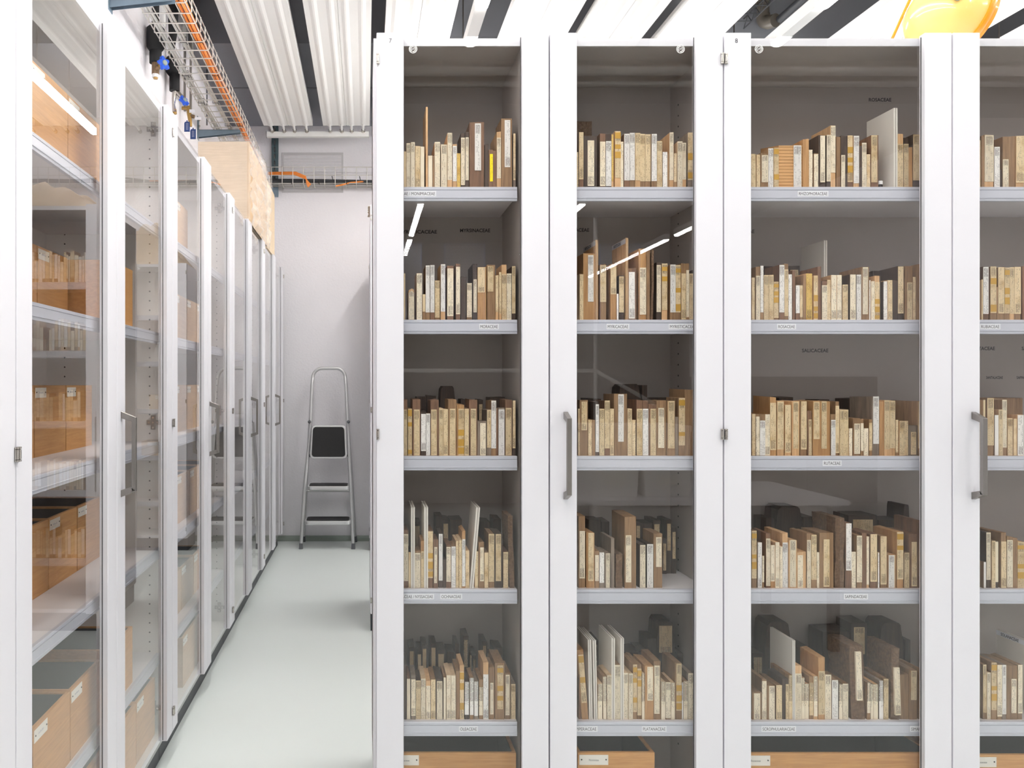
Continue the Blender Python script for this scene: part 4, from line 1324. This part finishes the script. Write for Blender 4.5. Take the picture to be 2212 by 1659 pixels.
def film(name, frame, nu, nv, amp, seed, parent, edge=0.0, mat='plastic_film'):
    """crumpled thin plastic over a face: frame = origin, u vector, v vector, outward normal"""
    o, u, v, n = (Vector(q) for q in frame)
    mb = MB()
    vs = []
    for j in range(nv + 1):
        for i in range(nu + 1):
            a, b2 = i / nu, j / nv
            q = Vector((a * 5.0, b2 * 6.5, seed))
            k = abs(noise.noise(q)) * 1.4 + abs(noise.noise(q * 2.3)) * 0.8 + abs(noise.noise(q * 5)) * 0.3
            wob = noise.noise(Vector((b2 * 6, a * 2, seed + 9))) * edge
            vs.append(o + u * (a + wob * (a > 0.85 or a < 0.1)) + v * (b2 + wob * 0.4) + n * (0.002 + amp * k))
    fs = [(j * (nu + 1) + i, j * (nu + 1) + i + 1, (j + 1) * (nu + 1) + i + 1, (j + 1) * (nu + 1) + i) for j in range(nv) for i in range(nu)]
    mb.add(vs, fs, mat)
    f = mb.build(name, parent, smooth=False)
    f.data.shade_smooth()
    so = f.modifiers.new('thickness', 'SOLIDIFY')
    so.thickness = 0.0004
    return f


wrap = film('film_wrap', ((0.286, -0.01, -0.02), (0, 0.86, 0), (0, 0, 0.475), (1, 0, 0)), 46, 40, 0.03, 2.0, t, 0.03)
film('film_wrap', ((0.0, -0.001, 0.0), (0.3, 0, 0), (0, 0, 0.46), (0, -1, 0)), 30, 36, 0.006, 5.0, t, 0.03, 'plastic_film_clear')
film('film_wrap', ((-0.1, -0.02, 0.447), (0.4, 0, 0), (0, 0.86, 0), (0, 0, 1)), 30, 40, 0.02, 8.0, t, 0.04, 'plastic_film_clear')

t = thing('cardboard_case', 'pale round-cornered cardboard case behind the film-wrapped crate', 'case', (-1.03, 5.36, ZT))
mb = MB()
pts = [(0, 0), (0.365, 0), (0.365, 0.44)] + [(0.365 - 0.07 * (1 - math.cos(a)), 0.44 + 0.07 * math.sin(a)) for a in [k * math.pi / 12 for k in range(1, 7)]] + [(0, 0.51)]
mb.prism(pts, 'y', 0, 0.42, 'plywood_pale')
bevel(mb.build('case_body', t), 0.003)

# ------------------------------------------------------------------ wire cable tray along the left wall and the back wall
tray = thing('wire_cable_tray', 'silver wire mesh cable tray hanging along the left wall', 'cable tray', (-0.9, 3.0, CAM_H + 1.69))
mb = MB()
y0, y1 = 0.6, 6.32
for x, z in ((-0.11, 0.05), (-0.11, 0.0), (-0.055, 0), (0, 0), (0.055, 0), (0.1, 0), (0.105, 0.035), (0.105, 0.07)):
    mb.tube([(x, y0 - 3, z), (x, y1 - 3, z)], 0.003, 'wire', 6)
y = y0
while y < y1:
    mb.tube([(-0.114, y - 3, 0.05), (-0.114, y - 3, -0.002), (-0.108, y - 3, -0.004), (0.1, y - 3, -0.004), (0.108, y - 3, 0.002), (0.108, y - 3, 0.07)], 0.003, 'wire', 6)
    y += 0.1
mb.build('wire_basket', tray)
for k, (x, z) in enumerate(((-0.085, 0.008), (0.0, 0.008))):
    mb = MB()
    for q in (-0.008, 0.008):
        mb.tube([(x + q, y0 - 3 + j * 0.4, z + 0.002 * math.sin(j * 1.7)) for j in range(int((y1 - y0) / 0.4) + 1)], 0.0065, 'grey_cable', 8)
    o = mb.build('grey_cable', loc=(-0.9, 3.0, CAM_H + 1.69), smooth=True)
    tag(o, ('pair of pale grey cables nearest the wall, lying in the wire tray', 'pair of pale grey cables in the middle of the wire tray')[k], 'cable', 'cables in the wire tray')
for k, (x, z) in enumerate(((0.06, 0.012), (0.078, 0.010), (0.088, 0.026))):
    mb = MB()
    mb.tube([(x + 0.004 * math.sin(j * 1.3 + k), y0 - 3 + j * 0.3, z + 0.003 * math.sin(j * 2.1 + k)) for j in range(int((y1 - y0) / 0.3) + 1)], 0.0068, 'orange_cable', 8)
    o = mb.build('orange_cable', loc=(-0.9, 3.0, CAM_H + 1.69), smooth=True)
    tag(o, ('orange cable, leftmost of three in the wire tray', 'orange cable, lower right in the wire tray', 'orange cable, upper right in the wire tray')[k], 'cable', 'cables in the wire tray')
y = 1.8
k = 0
while y < 6.0:
    for x in ((-0.085, 0.0, 0.078)[k % 3], (0.078, -0.085, 0.0)[k % 3]):
        mb = MB()
        mb.tube([(x - 0.016, y - 3, 0.018), (x - 0.016, y - 3, -0.008), (x + 0.016, y - 3, -0.008), (x + 0.016, y - 3, 0.02)], 0.002, 'black_plastic', 5, closed=True)
        mb.tube([(x + 0.016, y - 3, -0.006), (x + 0.024, y - 3 - 0.006, -0.022)], 0.0018, 'black_plastic', 5)
        mb.build('cable_tie', tray)
    y += 0.42
    k += 1
for k, y in enumerate((3.42, 5.22)):
    t = thing('tray_bracket', 'galvanised wall bracket carrying the wire tray, ' + ('above the nearest cabinet', 'behind the valves')[k], 'bracket', (X_LEFT, y, CAM_H + 1.655), group='tray brackets')
    mb = MB()
    mb.prism([(0.0, -0.028), (0.0, 0.022), (0.28, 0.022), (0.28, 0.002)], 'y', -0.002, 0.0, 'galvanised')
    mb.box(0, 0.28, -0.002, 0.03, 0.02, 0.022, 'galvanised')
    mb.prism([(0.0, -0.028), (0.0, 0.022), (0.28, 0.022), (0.28, 0.002)], 'y', 0.028, 0.03, 'galvanised')
    mb.build('bracket_arm', t)
    mb = MB()
    mb.box(0, 0.004, -0.01, 0.04, -0.04, 0.11, 'galvanised')
    mb.build('wall_plate', t)
    for z in (0.05, 0.09):
        mb = MB()
        mb.lathe([(0.008, 0), (0.008, 0.006), (0.004, 0.012), (0, 0.012)], (0.004, 0.015, z), (1, 0, 0), 'chrome', 6)
        mb.build('bolt', t)
# tray along the back wall
YB = 6.40
tray2 = thing('wire_cable_tray', 'wire mesh cable tray running along the back wall', 'cable tray', (0, YB, CAM_H + 1.61))
mb = MB()
for y, z in ((-0.05, 0.13), (-0.05, 0.065), (-0.05, 0.0), (0, 0), (0.05, 0), (0.09, 0.0), (0.09, 0.06)):
    mb.tube([(-0.86, y, z), (2.2, y, z)], 0.003, 'wire', 6)
x = -0.84
while x < 2.2:
    mb.tube([(x, -0.053, 0.13), (x, -0.053, -0.003), (x, 0.09, -0.003), (x, 0.09, 0.06)], 0.003, 'wire', 6)
    x += 0.085
mb.build('wire_basket', tray2)
for k in range(9):
    mb = MB()
    xx = -0.6 + 0.11 * k
    zz = 0.01 + 0.03 * (k % 2)
    mb.tube([(xx, -0.062, zz + 0.014), (xx + 0.006, -0.062, zz - 0.012), (xx + 0.01, -0.06, zz - 0.022)], 0.003, 'black_plastic', 5)
    mb.build('cable_tie', tray2)
mb = MB()
for k in range(4):
    mb.tube([(-0.82 + 0.3 * j, -0.02 + 0.018 * k, 0.02 + 0.014 * (k % 2) + 0.006 * math.sin(j + k) + (0.03 if (k == 1 and j == 5) else 0)) for j in range(11)], 0.009, 'dark_cable', 8)
tag(mb.build('cable_bundle', loc=(0, YB, CAM_H + 1.61), smooth=True), 'bundle of dark cables in the tray on the back wall', 'cable')
mb = MB()
for k in range(6):
    q = k * 0.006
    mb.tube([(-0.79, -0.03 + q, 0.07 + q), (-0.68, -0.035 + q, 0.075 + q - 0.004), (-0.56, -0.05, 0.066 + q * 0.8), (-0.48, -0.07, 0.03 + q * 0.7), (-0.44 - q, -0.075, -0.015), (-0.46, -0.07, -0.035)],
            0.0045, 'orange_cable', 6)
tag(mb.build('orange_cable', loc=(0, YB, CAM_H + 1.61), smooth=True), 'bunch of orange cables bending down over the back wall tray', 'cable')
mb = MB()
mb.tube([(-0.24, -0.07, -0.028), (-0.19, -0.07, -0.018), (-0.12, -0.04, 0.008), (0.0, -0.02, 0.024), (0.4, -0.02, 0.024)], 0.006, 'orange_cable', 6)
tag(mb.build('orange_cable', loc=(0, YB, CAM_H + 1.61), smooth=True), 'single orange cable in the back wall tray towards the cabinets', 'cable')
# slotted steel channel on the back wall
t = thing('slotted_channel', 'dark green slotted steel channel fixed upright on the back wall', 'channel', (-0.745, Y_BACK, CAM_H + 1.55))
mb = MB()
mb.box(-0.027, -0.024, -0.03, 0, 0, 0.574, 'green_steel')
mb.box(0.019, 0.027, -0.03, 0, 0, 0.574, 'green_steel')
z = 0.0
while z < 0.57:
    mb.box(-0.024, 0.019, -0.03, -0.027, z, z + 0.018, 'green_steel')
    mb.box(-0.024, -0.008, -0.03, -0.027, z + 0.018, z + 0.056, 'green_steel')
    mb.box(0.004, 0.019, -0.03, -0.027, z + 0.018, z + 0.056, 'green_steel')
    z += 0.056
mb.box(-0.024, 0.019, -0.006, 0, 0, 0.574, 'vent_grey')
mb.build('channel_rail', t)
mb = MB()
mb.prism([(-0.06, 0.09), (0.03, 0.09), (0.03, -0.02), (0.0, -0.02)], 'y', -0.05, -0.032, 'galvanised')
mb.build('end_bracket', t)
# pale ventilation panel behind the tray
mb = MB()
xa, xb, za, zb = -0.69, -0.185, CAM_H + 1.575, CAM_H + 1.905
mb.box(xa, xb, -0.004, 0, za, zb, 'vent_grey')
for q in range(24):
    z = za + 0.02 + q * (zb - za - 0.04) / 24
    mb.box(xa + 0.015, xb - 0.015, -0.0065, -0.004, z, z + 0.006, 'plaster')
tag(mb.build('vent_grille', loc=(0, Y_BACK, 0)), 'faint grey slatted ventilation grille high on the back wall', 'grille')

# ------------------------------------------------------------------ pipes and valves on the left wall
def pt(px, py, x):
    """the point at distance x from the middle plane that the photograph shows at (px, py)"""
    Y = F * x / (px - 790)
    return (x, Y, CAM_H + (829 - py) * Y / F)


def valve_handle(parent, c, axis, r, name='hand_wheel'):
    ax = Vector(axis).normalized()
    u = ax.cross(Vector((0, 0, 1))).normalized()
    w = ax.cross(u)
    mb = MB()
    n = 40
    prof = []
    for k in range(n):
        a = 2 * math.pi * k / n
        rr = r * (0.82 + 0.2 * math.cos(5 * a))
        prof.append((rr * math.cos(a), rr * math.sin(a)))
    c = Vector(c)
    vs = [c + u * p + w * q - ax * 0.008 for p, q in prof] + [c + u * p + w * q + ax * 0.008 for p, q in prof]
    mb.add(vs, [tuple(range(n)), tuple(range(2 * n - 1, n - 1, -1))] + [(k, k + n, (k + 1) % n + n, (k + 1) % n) for k in range(n)], 'blue_plastic')
    mb.lathe([(r * 0.4, 0.008), (r * 0.36, 0.014), (0, 0.015)], c, axis, 'cove_paint', 16)
    return mb.build(name, parent, smooth=True)


xw = -1.06
b0 = Vector(pt(336, 160, xw))
t = thing('insulated_water_pipe', 'thick black insulated pipe with brass valve, nearest on the left wall', 'pipe', b0)
mb = MB()
s = b0.y / F
mb.tube([(0, 0, 24 * s), (0, 0, 50 * s), (0, 0, 51 * s), (0, 0, 58 * s), (0, 0, 98 * s), (0, 0, 103 * s), (0, 0, 104 * s), (0, 0, 190 * s)],
        [13 * s, 13 * s, 14 * s, 19 * s, 19 * s, 14 * s, 8 * s, 8 * s], 'insulation', 20)
mb.build('insulation', t, smooth=True)
mb = MB()
mb.tube([(0, 0, 26 * s), (0, 0, 0)], 8 * s, 'bronze', 14)
mb.tube([(0, 0, 8 * s), (10 * s, -0.02, 14 * s)], [6 * s, 4.5 * s], 'bronze', 12)
mb.tube([(10 * s, -0.02, 14 * s), (20 * s, -0.04, 15 * s)], 3.8 * s, 'brass', 12)
mb.build('valve_body', t, smooth=True)
mb = MB()
mb.tube([(0, 0, 0), (0, 0, -7 * s)], 7 * s, 'white_plastic', 14)
mb.tube([(0, 0, -7 * s), (0, 0, -10 * s)], 5 * s, 'brass', 8)
mb.build('pipe_end', t, smooth=True)
valve_handle(t, (23 * s, -0.05, 15 * s), (1, -0.7, 0.1), 15 * s)

b1 = Vector(pt(377, 196, xw))
s = b1.y / F
t = thing('insulated_water_pipe', 'thinner black insulated pipe with steel fittings, behind the first one', 'pipe', b1)
mb = MB()
mb.tube([(0, 0, 0), (0, 0, 36 * s), (0, 0, 37 * s), (-4 * s, 0, 44 * s), (-8 * s, 0, 68 * s), (-8 * s, 0, 72 * s), (-8 * s, 0, 73 * s), (-3 * s, 0, 130 * s), (-3 * s, 0, 200 * s)],
        [11 * s, 11 * s, 13 * s, 15 * s, 11 * s, 9 * s, 5 * s, 10 * s, 12 * s], 'insulation', 18)
mb.build('insulation', t, smooth=True)
mb = MB()
mb.tube([(0, 0, 1 * s), (-1 * s, 0, -18 * s), (-2 * s, 0, -30 * s), (0, 0, -46 * s)], [5 * s, 5 * s, 3.4 * s, 5 * s], 'chrome', 12)
mb.tube([(3 * s, 0, 0), (16 * s, 0, -14 * s)], 5 * s, 'chrome', 12)
mb.tube([(0, 0, -40 * s), (1 * s, 0, -50 * s)], 4.6 * s, 'brass', 6)
mb.build('valve_body', t, smooth=True)
valve_handle(t, (22 * s, -0.02, -24 * s), (0.8, -0.5, 0.5), 12 * s)

b2_ = Vector(pt(407, 235, xw))
s = b2_.y / F
t = thing('brass_valve_group', 'cluster of small brass valves on thin steel pipes, left wall', 'valve', b2_)
for dx in (-8, 5):
    mb = MB()
    mb.tube([(dx * s, 0, -5 * s), (dx * s, 0, 60 * s), (dx * s, 0, 240 * s)], 2.6 * s, 'steel', 10)
    mb.build('thin_pipe', t, smooth=True)
    mb = MB()
    mb.tube([(dx * s, 0, (58 - dx) * s), (dx * s, 0, (70 - dx) * s)], 4.5 * s, 'chrome', 6)
    mb.tube([(dx * s - 6 * s, 0, (64 - dx) * s), (dx * s + 6 * s, 0, (64 - dx) * s)], 2.4 * s, 'chrome', 6)
    mb.build('pipe_clamp', t, smooth=True)
mb = MB()
mb.tube([(-14 * s, 0, 2 * s), (2 * s, 0, 0)], 4 * s, 'brass', 10)
mb.tube([(0, 0, 6 * s), (2 * s, 0, -12 * s), (5 * s, 0, -38 * s)], [4.5 * s, 5 * s, 3.2 * s], 'brass', 10)
mb.tube([(2 * s, 0, -14 * s), (13 * s, 0, -17 * s)], 4 * s, 'bronze', 10)
mb.build('valve_body', t, smooth=True)
for k, (dx, dz, w, h) in enumerate(((9, -6, 12, 7), (22, -22, 14, 6))):
    mb = MB()
    mb.box((dx - w / 2) * s, (dx + w / 2) * s, -0.014, -0.012, (dz - h / 2) * s, (dz + h / 2) * s, 'card_white')
    mb.build('paper_tag', t)
for k, (px, py) in enumerate(((404, 272), (417, 288))):
    p = Vector(pt(px, py, xw + 0.01))
    q = p.y / F
    mb = MB()
    w, h = 6 * q, 12 * q
    mb.prism([(-w, -h), (w, -h), (w, h * 0.8), (w * 0.2, h * 0.8), (w * 0.2, h * 1.05), (-w * 0.2, h * 1.05), (-w * 0.2, h * 0.8), (-w * 0.7, h * 0.8), (-w, h * 0.55)], 'y', 0, 0.002, 'navy_tag')
    for j in range(2):
        for m_ in range(5):
            zz = h * (0.45 - 0.24 * m_)
            mb.box(-w * 0.35 + j * w * 0.5, -w * 0.1 + j * w * 0.5, -0.0006, 0, zz - h * 0.08, zz, 'white_plastic')
    tag(mb.build('hanging_tag', loc=p), ('dark blue name tag hanging from the valves, upper one', 'dark blue name tag hanging from the valves, lower one')[k], 'tag', 'dark blue tags')
for k, (px, r) in enumerate(((352, 0.016), (398, 0.012), (414, 0.012), (447, 0.005))):
    p = Vector(pt(px, 30, -1.075))
    mb = MB()
    za = CAM_H + (829 - (60, 100, 130, 270)[k]) * p.y / F
    mb.tube([(0, 0, max(za, 2.5)), (0, 0, Z_SLAB - 0.01)], r, ('white_plastic', 'grey_cable', 'grey_cable', 'grey_plastic')[k], 12)
    tag(mb.build('wall_pipe', loc=(p.x, p.y, 0), smooth=True), 'thin upright pipe on the left wall, %s from the camera' % ORD[k], 'pipe', 'thin pipes on the left wall')

# ------------------------------------------------------------------ yellow lamp on top of the front row
lamp = thing('yellow_lamp', 'yellow dome lamp with orange rim on top of cabinet eight', 'lamp', (1.643, 2.27, 2.2036))
ax = Vector((0.86, 0.16, -0.28)).normalized()
c = Vector((0.03, 0, 0.125))
mb = MB()
R = 0.113
prof = [(0.0, -R * 1.0)] + [(R * math.sin(a), -R * math.cos(a)) for a in [k * math.pi / 28 for k in range(1, 15)]] + [(R * 1.0, 0.018), (R * 0.97, 0.018)]
prof += [(R * 0.97 * math.sin(a), -R * 0.97 * math.cos(a)) for a in [k * math.pi / 28 for k in range(14, 0, -1)]]
mb.lathe(prof, c, ax, 'yellow_shade', 48)
mb.build('lamp_shade', lamp, smooth=True)
mb = MB()
mb.lathe([(R * 0.98, 0.012), (R * 1.06, 0.012), (R * 1.08, 0.018), (R * 1.06, 0.026), (R * 1.02, 0.03), (R * 1.02, 0.04), (R * 0.98, 0.04), (R * 0.98, 0.012)], c, ax, 'orange_rim', 48)
mb.build('shade_rim', lamp, smooth=True)
mb = MB()
kn = Vector((-0.022, -0.1, 0.137))
mb.lathe([(0.005, -0.02), (0.005, 0), (0.0095, 0.001), (0.0098, 0.004), (0.008, 0.006), (0, 0.0066)], kn, (-0.25, -0.95, 0.15), 'chrome', 20)
mb.build('knob', lamp, smooth=True)
mb = MB()
mb.tube([(-0.15, 0.02, 0.012), (-0.065, 0.02, 0.2), (-0.05, 0.02, 0.24), (0.03, 0.02, 0.26), (0.03, 0.02, 0.235)], 0.004, 'orange_rim', 8)
mb.build('support_arm', lamp, smooth=True)
mb = MB()
mb.lathe([(0, 0), (0.05, 0), (0.05, 0.008), (0.02, 0.012), (0, 0.012)], (-0.15, 0.02, 0), (0, 0, 1), 'orange_rim', 28)
mb.build('lamp_base', lamp, smooth=True)

# ------------------------------------------------------------------ step ladder against the back wall
lad = thing('step_ladder', 'silver three-step folding ladder with black treads standing by the back wall', 'ladder', (-0.3, 6.3, 0))
TOP = CAM_H + 36 / F * 6.33


def lx(px, Y):
    return (px - 790) / F * Y + 0.3


def rail_pts():
    L = [(lx(650, 6.16), -0.14, 0.02), (lx(658, 6.19), -0.11, 0.47), (lx(669, 6.25), -0.05, 0.86), (lx(672.5, 6.29), -0.01, 1.12), (lx(674, 6.31), 0.01, 1.27), (lx(675.5, 6.32), 0.02, 1.33)]
    Rr = [(lx(763, 6.16), -0.14, 0.02), (lx(757.5, 6.19), -0.11, 0.47), (lx(752.5, 6.25), -0.05, 0.86), (lx(749, 6.29), -0.01, 1.12), (lx(747.5, 6.31), 0.01, 1.27), (lx(746, 6.32), 0.02, 1.33)]
    xa, xb = L[-1][0], Rr[-1][0]
    r = 0.075
    arcL = [(xa + r * (1 - math.cos(a)), 0.03, 1.33 + r * math.sin(a) * 1.05) for a in [k * math.pi / 16 for k in range(1, 9)]]
    arcR = [(xb - r * (1 - math.cos(a)), 0.03, 1.33 + r * math.sin(a) * 1.05) for a in [k * math.pi / 16 for k in range(8, 0, -1)]]
    return L + arcL + arcR + Rr[::-1]


mb = MB()
mb.tube(rail_pts(), 0.0135, 'aluminium', 12)
mb.build('front_rails', lad, smooth=True)
mb = MB()
mb.tube([(lx(669, 6.28), 0.0, 0.98), (lx(662, 6.38), 0.09, 0.5), (lx(656, 6.45), 0.14, 0.02)], 0.0115, 'aluminium', 10)
mb.tube([(lx(751, 6.28), 0.0, 0.98), (lx(760, 6.38), 0.09, 0.5), (lx(767.5, 6.45), 0.14, 0.02)], 0.0115, 'aluminium', 10)
mb.tube([(lx(662, 6.38), 0.09, 0.42), (lx(760, 6.38), 0.09, 0.42)], 0.008, 'aluminium', 8)
mb.build('rear_legs', lad, smooth=True)
for px, Y, dy in ((650, 6.16, -0.14), (763, 6.16, -0.14), (656, 6.45, 0.14), (767.5, 6.45, 0.14)):
    mb = MB()
    mb.prism([(lx(px, Y) - 0.016, 0), (lx(px, Y) + 0.016, 0), (lx(px, Y) + 0.014, 0.045), (lx(px, Y) - 0.012, 0.045)], 'y', dy - 0.015, dy + 0.015, 'grey_plastic')
    bevel(mb.build('rubber_foot', lad), 0.003)


def rounded(xa, xb, ya, yb, r):
    pts = []
    for cx, cy, a0 in ((xb - r, yb - r, 0), (xa + r, yb - r, 90), (xa + r, ya + r, 180), (xb - r, ya + r, 270)):
        pts += [(cx + r * math.cos(math.radians(a0 + q)), cy + r * math.sin(math.radians(a0 + q))) for q in (0, 22, 45, 68, 90)]
    return pts


for z, pa, pb in ((0.495, 664, 754), (0.228, 658, 757.5)):
    xa, xb = lx(pa, 6.12), lx(pb, 6.12)
    mb = MB()
    mb.prism(rounded(xa, xb, -0.21, 0.0, 0.035), 'z', z - 0.028, z, 'aluminium')
    st = mb.build('step', lad)
    bevel(st, 0.004)
    mb = MB()
    mb.prism(rounded(xa + 0.013, xb - 0.013, -0.197, -0.013, 0.028), 'z', z, z + 0.003, 'black_rubber')
    mb.build('tread_pad', st)
    mb = MB()
    mb.tube([(xa + 0.01, -0.16, z - 0.034), (xb - 0.01, -0.16, z - 0.034)], 0.005, 'aluminium', 8)
    mb.build('cross_bar', st, smooth=True)
mb = MB()
o = [(lx(669.5, 6.2), 0.0), (lx(750, 6.2), 0.0), (lx(747, 6.2), 0.26), (lx(674, 6.2), 0.26)]
r = rounded(-0.147, 0.147, 0, 0.26, 0.03)
cx = (o[0][0] + o[1][0]) / 2
mb.prism([(cx + x * (1 - 0.09 * z / 0.26), z) for x, z in r], 'y', -0.02, 0, 'aluminium')
pf = mb.build('folded_platform', lad, loc=(0, -0.1, 0.698))
pf.rotation_euler[0] = -0.12
bevel(pf, 0.005)
mb = MB()
r = rounded(-0.133, 0.133, 0.014, 0.247, 0.024)
mb.prism([(cx + x * (1 - 0.09 * z / 0.26), z) for x, z in r], 'y', -0.0235, -0.02, 'black_rubber')
mb.build('tread_pad', pf)
for px in (668, 752.5):
    for z in (0.72, 0.985):
        mb = MB()
        mb.lathe([(0.013, -0.014), (0.013, 0.0), (0.006, 0.004), (0, 0.004)], (lx(px, 6.2), -0.075, z), (0, -1, 0), 'grey_plastic', 14)
        mb.build('pivot_joint', lad, smooth=True)

# ------------------------------------------------------------------ work table with storage boxes beside the camera (mirrored faintly in the panes)
t = thing('work_table', 'white work table to the right of the camera, carrying storage boxes', 'table', (1.0, -0.3, 0))
mb = MB()
mb.box(0, 1.3, 0, 0.74, 0.705, 0.73, 'lacquer')
bevel(mb.build('table_top', t), 0.002)
for x, y in ((0.03, 0.03), (1.23, 0.03), (0.03, 0.67), (1.23, 0.67)):
    mb = MB()
    mb.box(x, x + 0.04, y, y + 0.04, 0, 0.705, 'steel')
    mb.build('leg', t)
for c_ in range(2):
    for l_ in range(2):
        b_ = thing('storage_box', 'white lidded storage box, %s column, %s, on the work table' % (('first', 'second')[c_], ('lower', 'upper')[l_]), 'storage box',
                   (1.1 + 0.255 * c_, 0.02, 0.73 + 0.175 * l_), group='storage boxes on the work table')
        mb = MB()
        mb.prism([(0.012, 0), (0.228, 0), (0.236, 0.145), (0.004, 0.145)], 'y', 0.01, 0.31, 'white_plastic')
        bevel(mb.build('box_body', b_), 0.004)
        mb = MB()
        mb.box(0, 0.24, 0, 0.32, 0.145, 0.174, 'white_plastic')
        bevel(mb.build('lid', b_), 0.004)
        mb = MB()
        mb.box(0.07, 0.17, 0.3155, 0.317, 0.06, 0.11, 'card')
        mb.build('paper_label', b_)
